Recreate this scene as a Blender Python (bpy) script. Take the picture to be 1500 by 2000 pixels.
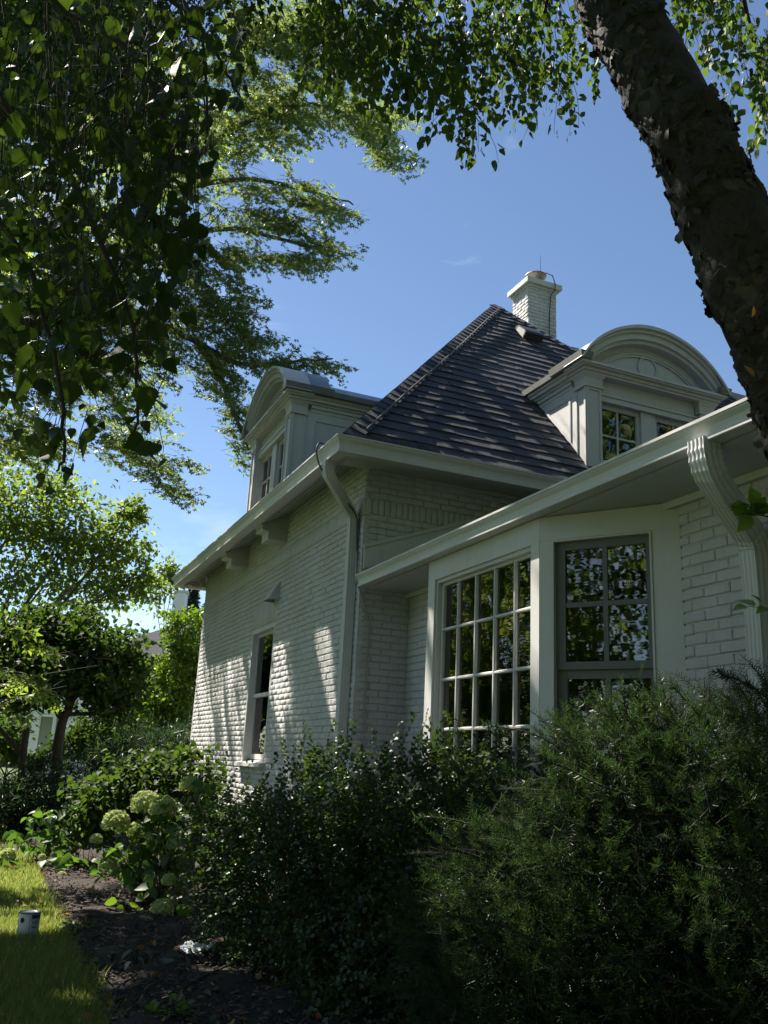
import bpy, math, random
import numpy as np
from mathutils import Vector, Matrix

# ------------------------------------------------------------------ scene, camera, light
SC = bpy.context.scene
for o in list(bpy.data.objects):
    bpy.data.objects.remove(o)
COL = SC.collection
random.seed(7)
RNG = np.random.default_rng(7)

FPX, PITCH, ROLL, YAW = 1727.42, math.radians(15.96), math.radians(2.95), math.radians(67.05)
CAM = np.array([0.0, 0.0, 1.5])
_fw = np.array([math.cos(PITCH) * math.cos(YAW), math.cos(PITCH) * math.sin(YAW), math.sin(PITCH)])
_rt = np.array([math.sin(YAW), -math.cos(YAW), 0.0])
_up = np.cross(_rt, _fw)
_r = _rt * math.cos(ROLL) + _up * math.sin(ROLL)
_u = -_rt * math.sin(ROLL) + _up * math.cos(ROLL)

cam_data = bpy.data.cameras.new('camera')
cam_data.sensor_fit = 'HORIZONTAL'
cam_data.sensor_width = 36.0
cam_data.lens = FPX / 1500.0 * 36.0
cam_data.clip_start = 0.05
cam_data.clip_end = 3000.0
cam = bpy.data.objects.new('camera', cam_data)
COL.objects.link(cam)
cam.matrix_world = Matrix(((_r[0], _u[0], -_fw[0], CAM[0]), (_r[1], _u[1], -_fw[1], CAM[1]),
                           (_r[2], _u[2], -_fw[2], CAM[2]), (0, 0, 0, 1)))
SC.camera = cam

SUN = np.array([-0.27, 0.62, 0.79]); SUN = SUN / np.linalg.norm(SUN)
SUN_EL = math.asin(SUN[2]); SUN_AZ = math.atan2(SUN[0], SUN[1])
world = bpy.data.worlds.new('World'); SC.world = world
world.use_nodes = True
wn, wl = world.node_tree.nodes, world.node_tree.links
wn.clear()
w_out = wn.new('ShaderNodeOutputWorld'); w_bg = wn.new('ShaderNodeBackground')
w_sky = wn.new('ShaderNodeTexSky'); w_sky.sky_type = 'NISHITA'; w_sky.sun_disc = False
w_sky.sun_elevation = SUN_EL; w_sky.sun_rotation = SUN_AZ
w_sky.altitude = 200; w_sky.air_density = 1.0; w_sky.dust_density = 0.08; w_sky.ozone_density = 2.8
# thin summer cirrus over the whole sky
w_tc = wn.new('ShaderNodeTexCoord'); w_map = wn.new('ShaderNodeMapping')
w_map.inputs['Scale'].default_value = (1.0, 1.0, 2.6); w_map.inputs['Rotation'].default_value = (0.2, 0.1, 0.5)
w_n = wn.new('ShaderNodeTexNoise'); w_n.inputs['Scale'].default_value = 2.1
w_n.inputs['Detail'].default_value = 8; w_n.inputs['Roughness'].default_value = 0.6
w_n.inputs['Distortion'].default_value = 0.6
w_r = wn.new('ShaderNodeValToRGB')
w_r.color_ramp.elements[0].position = 0.56; w_r.color_ramp.elements[0].color = (0, 0, 0, 1)
w_r.color_ramp.elements[1].position = 0.85; w_r.color_ramp.elements[1].color = (0.65, 0.65, 0.65, 1)
w_mix = wn.new('ShaderNodeMix'); w_mix.data_type = 'RGBA'
w_mix.inputs[7].default_value = (9.0, 9.6, 10.2, 1)
wl.new(w_tc.outputs['Generated'], w_map.inputs['Vector']); wl.new(w_map.outputs[0], w_n.inputs['Vector'])
wl.new(w_n.outputs['Fac'], w_r.inputs[0]); wl.new(w_r.outputs[0], w_mix.inputs[0])
wl.new(w_sky.outputs[0], w_mix.inputs[6]); wl.new(w_mix.outputs[2], w_bg.inputs['Color'])
w_bg.inputs['Strength'].default_value = 0.058
wl.new(w_bg.outputs[0], w_out.inputs['Surface'])

sun_data = bpy.data.lights.new('sun', 'SUN')
sun_data.energy = 5.0; sun_data.angle = math.radians(0.53); sun_data.color = (1.0, 0.93, 0.82)
sun = bpy.data.objects.new('sun', sun_data); COL.objects.link(sun)
sun.rotation_mode = 'QUATERNION'
sun.rotation_quaternion = Vector((-SUN[0], -SUN[1], -SUN[2])).to_track_quat('-Z', 'Y')
sun.location = (-8, 22, 24)

SC.view_settings.view_transform = 'Standard'
SC.view_settings.look = 'None'
SC.view_settings.exposure = 1.4
SC.view_settings.gamma = 1.0
SC.view_settings.use_curve_mapping = False
SC.cycles.max_bounces = 6
SC.cycles.diffuse_bounces = 1
SC.cycles.transmission_bounces = 4
SC.cycles.glossy_bounces = 3
SC.cycles.transparent_max_bounces = 8
SC.cycles.use_denoising = True

# ------------------------------------------------------------------ helpers
def ray(x, y):
    return _fw + _r * ((x - 750) / FPX) - _u * ((y - 1000) / FPX)
def at(x, y, d):            # photo pixel and distance along the view axis -> world point
    return CAM + ray(x, y) * d
def onz(x, y, z=0.0):
    d = ray(x, y); return CAM + d * ((z - CAM[2]) / d[2])
def proj(P):                # world -> photo pixel and depth
    q = np.asarray(P, float) - CAM
    w = q @ _fw
    return 750 + FPX * (q @ _r) / w, 1000 - FPX * (q @ _u) / w, w
def unit(v):
    v = np.asarray(v, float); return v / (np.linalg.norm(v) + 1e-12)

def tag(o, label=None, category=None, group=None, kind=None):
    if label: o['label'] = label
    if category: o['category'] = category
    if group: o['group'] = group
    if kind: o['kind'] = kind
    return o
def attach(o, parent):
    if parent is not None:
        o.parent = parent
        o.matrix_parent_inverse = WM[parent.name].inverted()
WM = {}
def link(o, parent=None, M=None):
    COL.objects.link(o)
    if M is not None: o.matrix_basis = M
    WM[o.name] = Matrix(M) if M is not None else Matrix.Identity(4)
    attach(o, parent)
    return o
def empty(name, loc, label, category, group=None):
    o = bpy.data.objects.new(name, None); o.empty_display_size = 0.2
    link(o, None, Matrix.Translation(Vector([float(c) for c in loc])))
    return tag(o, label, category, group)
def obj(name, mesh, parent=None, M=None):
    return link(bpy.data.objects.new(name, mesh), parent, M)

def np_mesh(name, V, F, mat, smooth=False, midx=None):
    """V (n,3); F list of int arrays (m,k) of one or several arities"""
    if not isinstance(F, (list, tuple)): F = [F]
    F = [np.asarray(f, np.int32) for f in F if len(f)]
    me = bpy.data.meshes.new(name)
    V = np.asarray(V, np.float32)
    me.vertices.add(len(V)); me.vertices.foreach_set('co', V.ravel())
    nl = sum(f.size for f in F); npol = sum(len(f) for f in F)
    me.loops.add(nl); me.polygons.add(npol)
    me.loops.foreach_set('vertex_index', np.concatenate([f.ravel() for f in F]))
    tot = np.concatenate([np.full(len(f), f.shape[1], np.int32) for f in F])
    st = np.concatenate([[0], np.cumsum(tot)[:-1]]).astype(np.int32)
    me.polygons.foreach_set('loop_start', st)
    try: me.polygons.foreach_set('loop_total', tot)
    except Exception: pass
    mats = mat if isinstance(mat, (list, tuple)) else [mat]
    for m in mats: me.materials.append(m)
    if midx is not None: me.polygons.foreach_set('material_index', np.asarray(midx, np.int32))
    if smooth: me.polygons.foreach_set('use_smooth', np.ones(npol, bool))
    me.update(calc_edges=True); me.validate()
    return me

class MB:
    """collects polygons, makes one mesh"""
    def __init__(s): s.v = []; s.f = []; s.sm = []
    def poly(s, pts, smooth=False):
        n = len(s.v); s.v += [tuple(map(float, p)) for p in pts]; s.f.append(tuple(range(n, n + len(pts)))); s.sm.append(smooth)
    def add(s, V, F, smooth=False):
        n = len(s.v); s.v += [tuple(map(float, p)) for p in V]
        for f in F: s.f.append(tuple(int(i) + n for i in f)); s.sm.append(smooth)
    def hexa(s, p):             # 8 corner points: bottom ring 0-3, top ring 4-7
        s.add(p, [(0, 3, 2, 1), (4, 5, 6, 7), (0, 1, 5, 4), (1, 2, 6, 5), (2, 3, 7, 6), (3, 0, 4, 7)])
    def box(s, x0, x1, y0, y1, z0, z1):
        x0, x1 = min(x0, x1), max(x0, x1); y0, y1 = min(y0, y1), max(y0, y1); z0, z1 = min(z0, z1), max(z0, z1)
        s.hexa([(x0, y0, z0), (x1, y0, z0), (x1, y1, z0), (x0, y1, z0), (x0, y0, z1), (x1, y0, z1), (x1, y1, z1), (x0, y1, z1)])
    def obox(s, o, a, b, c):    # corner + three edge vectors
        o, a, b, c = (np.asarray(k, float) for k in (o, a, b, c))
        if np.dot(np.cross(a, b), c) < 0: o = o + a; a = -a
        s.hexa([o, o + a, o + a + b, o + b, o + c, o + a + c, o + a + b + c, o + b + c])
    def prism(s, prof, vec, smooth=False):    # closed 3D polygon swept along vec
        prof = [np.asarray(p, float) for p in prof]; vec = np.asarray(vec, float); n = len(prof)
        nrm = sum((np.cross(prof[i], prof[(i + 1) % n]) for i in range(n)), np.zeros(3))
        if nrm @ vec > 0: prof = prof[::-1]
        V = prof + [p + vec for p in prof]
        F = [tuple(range(n)), tuple(range(2 * n - 1, n - 1, -1))]
        s.add(V, F)
        s.add(V, [(i, n + i, n + (i + 1) % n, (i + 1) % n) for i in range(n)], smooth)
    def tube(s, pts, rad, n=8, cap=True, smooth=True, ref=None, sq=None):
        V, F = tube_np(pts, rad, n, ref, sq)
        s.add(V, F, smooth)
        if cap:
            k = len(pts); s.poly([V[i] for i in range(n)][::-1]); s.poly([V[(k - 1) * n + i] for i in range(n)])
    def lathe(s, prof, c=(0, 0, 0), n=24, smooth=True):   # (r, z) list about z through c
        k = len(prof); V = []
        for (r, z) in prof:
            for i in range(n):
                a = 2 * math.pi * i / n; V.append((c[0] + r * math.cos(a), c[1] + r * math.sin(a), c[2] + z))
        s.add(V, [(j * n + i, j * n + (i + 1) % n, (j + 1) * n + (i + 1) % n, (j + 1) * n + i) for j in range(k - 1) for i in range(n)], smooth)
    def mesh(s, name, mat, M=None):
        me = bpy.data.meshes.new(name); me.from_pydata(s.v, [], s.f)
        me.polygons.foreach_set('use_smooth', np.array(s.sm, bool))
        for m in (mat if isinstance(mat, (list, tuple)) else [mat]): me.materials.append(m)
        if M is not None: me.transform(M)
        me.update(); return me
    def build(s, name, mat, parent=None, M=None):
        return obj(name, s.mesh(name, mat), parent, M)

def tube_np(pts, rad, n=8, ref=None, sq=None):
    P = np.asarray(pts, float); k = len(P)
    R = np.full(k, rad, float) if np.isscalar(rad) else np.asarray(rad, float)
    T = np.gradient(P, axis=0); T /= (np.linalg.norm(T, axis=1, keepdims=True) + 1e-12)
    a = np.array(ref if ref is not None else ((0, 0, 1) if abs(T[0][2]) < 0.9 else (1, 0, 0)), float)
    V = np.zeros((k, n, 3)); ang = np.arange(n) * 2 * math.pi / n
    for i in range(k):
        a = a - T[i] * (a @ T[i]); a /= np.linalg.norm(a) + 1e-12
        b = np.cross(T[i], a)
        if sq is None: V[i] = P[i] + R[i] * (np.cos(ang)[:, None] * a + np.sin(ang)[:, None] * b)
        else: V[i] = P[i] + np.array([[p[0]] for p in sq]) * a * R[i] + np.array([[p[1]] for p in sq]) * b * R[i]
    F = [(i * n + j, i * n + (j + 1) % n, (i + 1) * n + (j + 1) % n, (i + 1) * n + j) for i in range(k - 1) for j in range(n)]
    return V.reshape(-1, 3), F

class NB:
    """collects numpy triangle/quad batches into one mesh"""
    def __init__(s): s.v = []; s.t = []; s.q = []; s.n = 0; s.mt = []; s.mq = []
    def add(s, V, F, m=0):
        V = np.asarray(V, float).reshape(-1, 3); F = np.asarray(F, np.int64)
        if len(F) == 0: return
        (s.t if F.shape[1] == 3 else s.q).append(F + s.n)
        (s.mt if F.shape[1] == 3 else s.mq).append(np.full(len(F), m))
        s.v.append(V); s.n += len(V)
    def tube(s, pts, rad, n=4, m=0):
        V, F = tube_np(pts, rad, n); s.add(V, F, m)
    def mesh(s, name, mats, smooth=False):
        F = []; mi = []
        if s.t: F.append(np.concatenate(s.t)); mi += s.mt
        if s.q: F.append(np.concatenate(s.q)); mi += s.mq
        return np_mesh(name, np.concatenate(s.v), F, mats, smooth, np.concatenate(mi))

def stamp(T, O, D, N, S):
    """leaf template T=(verts, tris) placed at O, pointing along D, facing N, scaled S"""
    TV, TF = T; O = np.asarray(O, float); n = len(O)
    D = D / (np.linalg.norm(D, axis=1, keepdims=True) + 1e-9)
    X = np.cross(D, N); X /= (np.linalg.norm(X, axis=1, keepdims=True) + 1e-9)
    Z = np.cross(X, D)
    S = np.asarray(S, float); S = np.full(n, S) if S.ndim == 0 else S
    V = O[:, None, :] + S[:, None, None] * (TV[None, :, 0, None] * X[:, None] + TV[None, :, 1, None] * D[:, None] + TV[None, :, 2, None] * Z[:, None])
    F = TF[None] + (np.arange(n) * len(TV))[:, None, None]
    return V.reshape(-1, 3), F.reshape(-1, TF.shape[1])

def rdir(n, up=0.0):
    v = RNG.normal(size=(n, 3)); v[:, 2] += up
    return v / (np.linalg.norm(v, axis=1, keepdims=True) + 1e-9)

# ------------------------------------------------------------------ materials
def new_mat(name):
    m = bpy.data.materials.new(name); m.use_nodes = True
    nt = m.node_tree; b = nt.nodes['Principled BSDF']
    return m, nt, b
def lk(nt, a, b): nt.links.new(a, b)
def noise(nt, scale, detail=4, rough=0.55, vec=None, dist=0.0):
    n = nt.nodes.new('ShaderNodeTexNoise'); n.inputs['Scale'].default_value = scale
    n.inputs['Detail'].default_value = detail; n.inputs['Roughness'].default_value = rough; n.inputs['Distortion'].default_value = dist
    if vec is not None: lk(nt, vec, n.inputs['Vector'])
    return n
def ramp(nt, fac, stops):
    r = nt.nodes.new('ShaderNodeValToRGB')
    while len(r.color_ramp.elements) < len(stops): r.color_ramp.elements.new(0.5)
    for e, (p, c) in zip(r.color_ramp.elements, stops):
        e.position = p; e.color = (*c, 1) if len(c) == 3 else c
    lk(nt, fac, r.inputs[0]); return r
def mixc(nt, fac, a, b, mode='MIX'):
    m = nt.nodes.new('ShaderNodeMix'); m.data_type = 'RGBA'; m.blend_type = mode
    for i, s in ((0, fac), (6, a), (7, b)):
        if hasattr(s, 'is_output') or hasattr(s, 'links'): lk(nt, s, m.inputs[i])
        else: m.inputs[i].default_value = s if i == 0 else (*s, 1)
    return m.outputs[2]
def bump(nt, b, height, strength=0.3, dist=0.01):
    n = nt.nodes.new('ShaderNodeBump'); n.inputs['Strength'].default_value = strength; n.inputs['Distance'].default_value = dist
    lk(nt, height, n.inputs['Height']); lk(nt, n.outputs[0], b.inputs['Normal']); return n
def coord(nt): 
    g = nt.nodes.new('ShaderNodeNewGeometry'); return g.outputs['Position']
def rand_isl(nt): 
    return nt.nodes.new('ShaderNodeNewGeometry').outputs['Random Per Island']
def rand_obj(nt):
    return nt.nodes.new('ShaderNodeObjectInfo').outputs['Random']

def mat_paint(name, col, rough=0.55, grain=60, bs=0.15, dirt=0.14, bd=0.004):
    m, nt, b = new_mat(name); P = coord(nt)
    n1 = noise(nt, 1.6, 6, 0.65, P); n2 = noise(nt, grain, 4, 0.6, P); n3 = noise(nt, 9, 5, 0.7, P, 0.6)
    c1 = mixc(nt, ramp(nt, n1.outputs[0], [(0.38, (0, 0, 0)), (0.75, (1, 1, 1))]).outputs[0], col, tuple(c * (1 - dirt) * k for c, k in zip(col, (1, 0.985, 0.95))))
    c2 = mixc(nt, ramp(nt, n3.outputs[0], [(0.62, (0, 0, 0)), (0.8, (dirt * 3,) * 3)]).outputs[0], c1, tuple(c * 0.62 for c in col))
    mp = nt.nodes.new('ShaderNodeMapping'); mp.inputs['Scale'].default_value = (11, 11, 0.7); lk(nt, P, mp.inputs['Vector'])
    n4 = noise(nt, 1.0, 6, 0.7, mp.outputs[0], 0.3)
    c2 = mixc(nt, ramp(nt, n4.outputs[0], [(0.52, (0, 0, 0)), (0.82, (min(0.6, dirt * 3.2),) * 3)]).outputs[0], c2, tuple(c * k for c, k in zip(col, (0.55, 0.53, 0.46))))
    n5 = noise(nt, 38, 3, 0.8, P, 1.0)
    c2 = mixc(nt, ramp(nt, n5.outputs[0], [(0.70, (0, 0, 0)), (0.76, (min(.5, dirt * 2.6),) * 3)]).outputs[0], c2, tuple(c * 0.35 for c in col))
    lk(nt, c2, b.inputs['Base Color']); b.inputs['Roughness'].default_value = rough
    bump(nt, b, n2.outputs[0], bs, bd); return m
M_BRICK = mat_paint('painted_brick', (0.72, 0.705, 0.70), 0.75, 110, 0.9, 0.16, 0.010)
M_TRIM = mat_paint('painted_trim', (0.72, 0.705, 0.695), 0.42, 30, 0.06, 0.09, 0.003)
M_GUT = mat_paint('painted_gutter', (0.72, 0.71, 0.705), 0.36, 12, 0.05, 0.10, 0.004)
M_CHIM = mat_paint('weathered_paint', (0.70, 0.685, 0.63), 0.75, 60, 0.5, 0.32, 0.008)
M_WHITE = mat_paint('white_paint', (0.78, 0.77, 0.73), 0.5, 40, 0.05, 0.06, 0.003)

def mat_shingle():
    m, nt, b = new_mat('slate_grey_shingle'); P = coord(nt)
    n1 = noise(nt, 220, 3, 0.7, P); n2 = noise(nt, 5, 4, 0.6, P)
    rr = nt.nodes.new('ShaderNodeMath'); rr.operation = 'ADD'; rr.use_clamp = False
    lk(nt, rand_isl(nt), rr.inputs[0]); lk(nt, rand_obj(nt), rr.inputs[1])
    fr = nt.nodes.new('ShaderNodeMath'); fr.operation = 'FRACT'; lk(nt, rr.outputs[0], fr.inputs[0])
    base = ramp(nt, fr.outputs[0], [(0.0, (0.030, 0.034, 0.046)), (0.5, (0.040, 0.044, 0.058)), (1.0, (0.056, 0.058, 0.070))])
    c = mixc(nt, ramp(nt, n1.outputs[0], [(0.45, (0, 0, 0)), (0.72, (0.75, 0.75, 0.75))]).outputs[0], base.outputs[0], (0.12, 0.12, 0.125))
    c = mixc(nt, ramp(nt, n2.outputs[0], [(0.5, (0, 0, 0)), (0.8, (0.4, 0.4, 0.4))]).outputs[0], c, (0.025, 0.026, 0.032))
    lk(nt, c, b.inputs['Base Color']); b.inputs['Roughness'].default_value = 0.82
    bump(nt, b, n1.outputs[0], 0.6, 0.004); return m
M_SHIN = mat_shingle()

def mat_simple(name, col, rough=0.5, metal=0.0, nscale=20, var=0.15, bs=0.1):
    m, nt, b = new_mat(name); n = noise(nt, nscale, 5, 0.6, coord(nt))
    lk(nt, mixc(nt, n.outputs[0], tuple(c * (1 - var) for c in col), tuple(min(1, c * (1 + var)) for c in col)), b.inputs['Base Color'])
    b.inputs['Roughness'].default_value = rough; b.inputs['Metallic'].default_value = metal
    if bs: bump(nt, b, n.outputs[0], bs, 0.005)
    return m
M_LEAD = mat_simple('weathered_metal_sheet', (0.30, 0.33, 0.38), 0.45, 0.6, 9, 0.2, 0.05)
M_LEADD = mat_simple('dark_lead', (0.22, 0.22, 0.21), 0.6, 0.2, 9, 0.3, 0.1)
M_RUST = mat_simple('rusty_metal', (0.26, 0.22, 0.185), 0.6, 0.5, 25, 0.5, 0.2)
M_BLACK = mat_simple('black_cable', (0.02, 0.02, 0.022), 0.5)
M_GREYCABLE = mat_simple('grey_cable', (0.42, 0.43, 0.41), 0.55)
M_HIPCABLE = mat_simple('tarnished_cable', (0.11, 0.11, 0.115), 0.6)
M_DARK = mat_simple('dark_interior', (0.012, 0.012, 0.012), 0.9)  # near-black: the shade of unlit rooms put into the colour
M_SCREEN = mat_simple('dark_sash_paint', (0.16, 0.165, 0.155), 0.5, 0, 30, 0.1, 0.03)
M_CURTAIN = mat_simple('pale_curtain', (0.62, 0.60, 0.55), 0.9, 0, 12, 0.1, 0.1)
M_ROOFLOW = M_SHIN

def mat_glass(name, wav=0.05, sc=7.0):
    m, nt, b = new_mat(name); nt.nodes.remove(b)
    out = nt.nodes['Material Output']
    gl = nt.nodes.new('ShaderNodeBsdfGlossy'); gl.inputs['Roughness'].default_value = 0.015
    tr = nt.nodes.new('ShaderNodeBsdfTransparent'); tr.inputs['Color'].default_value = (0.55, 0.58, 0.56, 1)
    fr = nt.nodes.new('ShaderNodeFresnel'); fr.inputs['IOR'].default_value = 2.5
    mx = nt.nodes.new('ShaderNodeMixShader')
    mp = nt.nodes.new('ShaderNodeMapping'); mp.inputs['Scale'].default_value = (0.8, 0.8, 4.0)
    lk(nt, coord(nt), mp.inputs['Vector'])
    n = noise(nt, sc, 2, 0.5, mp.outputs[0]); bp = nt.nodes.new('ShaderNodeBump')
    bp.inputs['Strength'].default_value = wav; bp.inputs['Distance'].default_value = 0.02
    lk(nt, n.outputs[0], bp.inputs['Height'])
    lk(nt, bp.outputs[0], gl.inputs['Normal'])
    lk(nt, fr.outputs[0], mx.inputs[0]); lk(nt, tr.outputs[0], mx.inputs[1]); lk(nt, gl.outputs[0], mx.inputs[2])
    lk(nt, mx.outputs[0], out.inputs['Surface']); return m
M_GLASS = mat_glass('window_glass', 0.012, 4.0)
M_OLDGLASS = mat_glass('wavy_old_glass', 0.03, 5.0)

def mat_leaf(name, dark, mid, light, trans=0.4, rough=0.45, tcol=None, spec=0.4):
    m, nt, b = new_mat(name)
    out = nt.nodes['Material Output']
    rr = nt.nodes.new('ShaderNodeMath'); rr.operation = 'ADD'
    lk(nt, rand_isl(nt), rr.inputs[0]); lk(nt, rand_obj(nt), rr.inputs[1])
    fr = nt.nodes.new('ShaderNodeMath'); fr.operation = 'FRACT'; lk(nt, rr.outputs[0], fr.inputs[0])
    c = ramp(nt, fr.outputs[0], [(0.0, dark), (0.55, mid), (0.93, light), (1.0, tuple(min(1, k * 1.25) for k in light))])
    n = noise(nt, 45, 3, 0.6, coord(nt))
    cc = mixc(nt, 0.5, c.outputs[0], mixc(nt, n.outputs[0], tuple(k * 0.55 for k in mid), tuple(min(1, k * 1.3) for k in mid)))
    lk(nt, cc, b.inputs['Base Color']); b.inputs['Roughness'].default_value = rough
    b.inputs['Specular IOR Level'].default_value = spec
    t = nt.nodes.new('ShaderNodeBsdfTranslucent')
    tc = mixc(nt, 1.0, cc, tcol or (1.9, 2.0, 0.75), 'MULTIPLY'); lk(nt, tc, t.inputs['Color'])
    mx = nt.nodes.new('ShaderNodeMixShader'); mx.inputs[0].default_value = trans
    lk(nt, b.outputs[0], mx.inputs[1]); lk(nt, t.outputs[0], mx.inputs[2]); lk(nt, mx.outputs[0], out.inputs['Surface'])
    return m
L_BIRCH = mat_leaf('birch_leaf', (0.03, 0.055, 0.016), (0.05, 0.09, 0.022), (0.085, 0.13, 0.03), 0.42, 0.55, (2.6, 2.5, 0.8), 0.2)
L_NEARB = mat_leaf('shaded_birch_leaf', (0.016, 0.030, 0.009), (0.026, 0.048, 0.013), (0.05, 0.085, 0.02), 0.28, 0.55, (2.4, 2.4, 0.8), 0.12)  # darker copy of the birch leaf, shade from the crown above put into its colour
L_MAPLE = mat_leaf('maple_leaf', (0.07, 0.105, 0.04), (0.105, 0.15, 0.055), (0.16, 0.20, 0.085), 0.54, 0.36, (2.9, 2.7, 1.5))
L_SHRUB = mat_leaf('shrub_leaf', (0.022, 0.045, 0.018), (0.035, 0.07, 0.024), (0.085, 0.125, 0.04), 0.30, 0.44, None, 0.42)
L_YEW = mat_leaf('yew_needle', (0.006, 0.015, 0.008), (0.013, 0.029, 0.013), (0.055, 0.09, 0.036), 0.36, 0.42, (2.6, 2.6, 1.4), 0.3)
L_HYD = mat_leaf('hydrangea_leaf', (0.04, 0.08, 0.022), (0.06, 0.12, 0.03), (0.11, 0.18, 0.04), 0.4, 0.5)
L_HYDF = mat_leaf('hydrangea_petal', (0.34, 0.42, 0.17), (0.46, 0.54, 0.24), (0.58, 0.64, 0.34), 0.4, 0.7, (1.3, 1.3, 0.8))
L_BACK = mat_leaf('yellow_green_leaf', (0.06, 0.10, 0.03), (0.10, 0.15, 0.045), (0.20, 0.215, 0.065), 0.52, 0.5, (2.4, 2.4, 1.0), 0.3)
L_DARK = mat_leaf('dark_green_leaf', (0.02, 0.042, 0.016), (0.035, 0.065, 0.02), (0.06, 0.095, 0.026), 0.4, 0.6, (2.4, 2.4, 0.8), 0.2)
L_BRIGHT = mat_leaf('bright_green_leaf', (0.055, 0.10, 0.018), (0.08, 0.145, 0.022), (0.12, 0.19, 0.03), 0.42, 0.42, (2.4, 2.3, 0.7))
L_CONIF = mat_leaf('spruce_needle', (0.015, 0.03, 0.02), (0.022, 0.042, 0.026), (0.035, 0.06, 0.035), 0.1, 0.6)
L_GRASS = mat_leaf('grass_blade', (0.065, 0.10, 0.03), (0.115, 0.155, 0.05), (0.24, 0.26, 0.11), 0.5, 0.5, (2.6, 2.4, 1.4))
L_DRY = mat_leaf('dry_leaf', (0.16, 0.09, 0.035), (0.28, 0.15, 0.05), (0.40, 0.22, 0.07), 0.35, 0.7, (1.4, 1.1, 0.6))
L_WILT = mat_leaf('wilted_leaf', (0.06, 0.065, 0.045), (0.10, 0.105, 0.075), (0.17, 0.17, 0.13), 0.2, 0.7, (1.2, 1.2, 0.9))

def mat_bark(name, a, b_, c, sc=9.0, bs=0.9, bd=0.02):
    m, nt, b = new_mat(name); P = coord(nt)
    n1 = noise(nt, sc, 8, 0.7, P, 1.4); n2 = noise(nt, sc * 0.45, 4, 0.6, P, 0.8); n3 = noise(nt, sc * 9, 4, 0.7, P)
    col = ramp(nt, n1.outputs[0], [(0.36, a), (0.52, b_), (0.62, a), (0.78, b_)])
    cc = mixc(nt, ramp(nt, n2.outputs[0], [(0.56, (0, 0, 0)), (0.64, (1, 1, 1))]).outputs[0], col.outputs[0], c)
    lk(nt, cc, b.inputs['Base Color']); b.inputs['Roughness'].default_value = 0.85
    ad = nt.nodes.new('ShaderNodeMath'); ad.operation = 'MULTIPLY_ADD'; ad.inputs[1].default_value = 0.35
    lk(nt, n3.outputs[0], ad.inputs[0]); lk(nt, n1.outputs[0], ad.inputs[2])
    bump(nt, b, ad.outputs[0], bs, bd); return m
M_BIRCHBARK = mat_bark('peeling_birch_bark', (0.016, 0.013, 0.012), (0.040, 0.033, 0.028), (0.10, 0.080, 0.068), 11)
M_TWIG = mat_bark('twig_bark', (0.022, 0.017, 0.013), (0.045, 0.035, 0.027), (0.035, 0.028, 0.022), 30, 0.3, 0.004)
M_MAPLEBARK = mat_bark('grey_maple_bark', (0.11, 0.10, 0.085), (0.19, 0.175, 0.15), (0.15, 0.14, 0.12), 14, 0.7, 0.015)

def mat_flake():
    m, nt, b = new_mat('bark_flake')
    c = ramp(nt, rand_isl(nt), [(0, (0.012, 0.010, 0.009)), (0.6, (0.035, 0.029, 0.025)), (0.9, (0.075, 0.060, 0.050)), (1, (0.14, 0.11, 0.09))])
    n = noise(nt, 60, 4, 0.7, coord(nt)); lk(nt, mixc(nt, n.outputs[0], (0.012, 0.010, 0.009), c.outputs[0]), b.inputs['Base Color']); b.inputs['Roughness'].default_value = 0.8; return m
M_FLAKE = mat_flake()

# ================================================================== THE HOUSE
XW, YC, XI = 3.262, 8.207, 3.81          # wing front wall, wing corner, recessed wall behind the bay
YF = 15.66                                # far end of the wing wall
EX, EY, EZ = 2.70, 7.64, 4.592            # wing gutter lip corner and height
APX, APY, APZ = 6.85, 11.80, 9.15         # top of the hip roof
RS = 1.12                                 # roof slope
YFE = 16.15                               # far eave
RIDGE_Y, RIDGE_Z = 10.95, 8.207
def roof_z(t): return 4.50 + RS * t       # t = horizontal distance in from the gutter lip

house = empty('brick_house', (6.5, 10.0, 0.0), 'pale painted brick house with dark hipped roof, arched dormers and a bay window', 'house')

# ---------------- bricks
CH, BL = 0.0690, 0.2065                   # course height, brick pitch
def brick_list(u0, u1, z0, z1, holes=(), off=0.0, soldier=(), seed=1):
    """running bond cells (u, z, w, h); soldier bands (z0, z1) get upright bricks"""
    rr = random.Random(seed); out = []
    n0 = int(round(z0 / CH)); k = 0
    z = n0 * CH
    row = n0
    while z < z1 - 0.02:
        band = next((b for b in soldier if b[0] - 0.01 <= z < b[1] - 0.03), None)
        h = (band[1] - band[0]) if band else CH
        pitch = CH if band else BL
        u = u0 - (BL * 0.5 if (row % 2 and not band) else 0) + off
        while u > u0: u -= pitch
        while u < u1 - 0.01:
            a, b = max(u, u0), min(u + pitch, u1)
            segs = [(a, b)]
            for (h0, h1, hz0, hz1) in holes:
                if z + h * 0.5 > hz0 and z + h * 0.5 < hz1:
                    ns = []
                    for (p, q) in segs:
                        if q <= h0 or p >= h1: ns.append((p, q))
                        else:
                            if h0 - p > 0.03: ns.append((p, h0))
                            if q - h1 > 0.03: ns.append((h1, q))
                    segs = ns
            for (p, q) in segs:
                if q - p > 0.03: out.append((p, z, q - p, h, rr.random(), bool(band)))
            u += pitch
        z += h; row += 1
    return out

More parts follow.
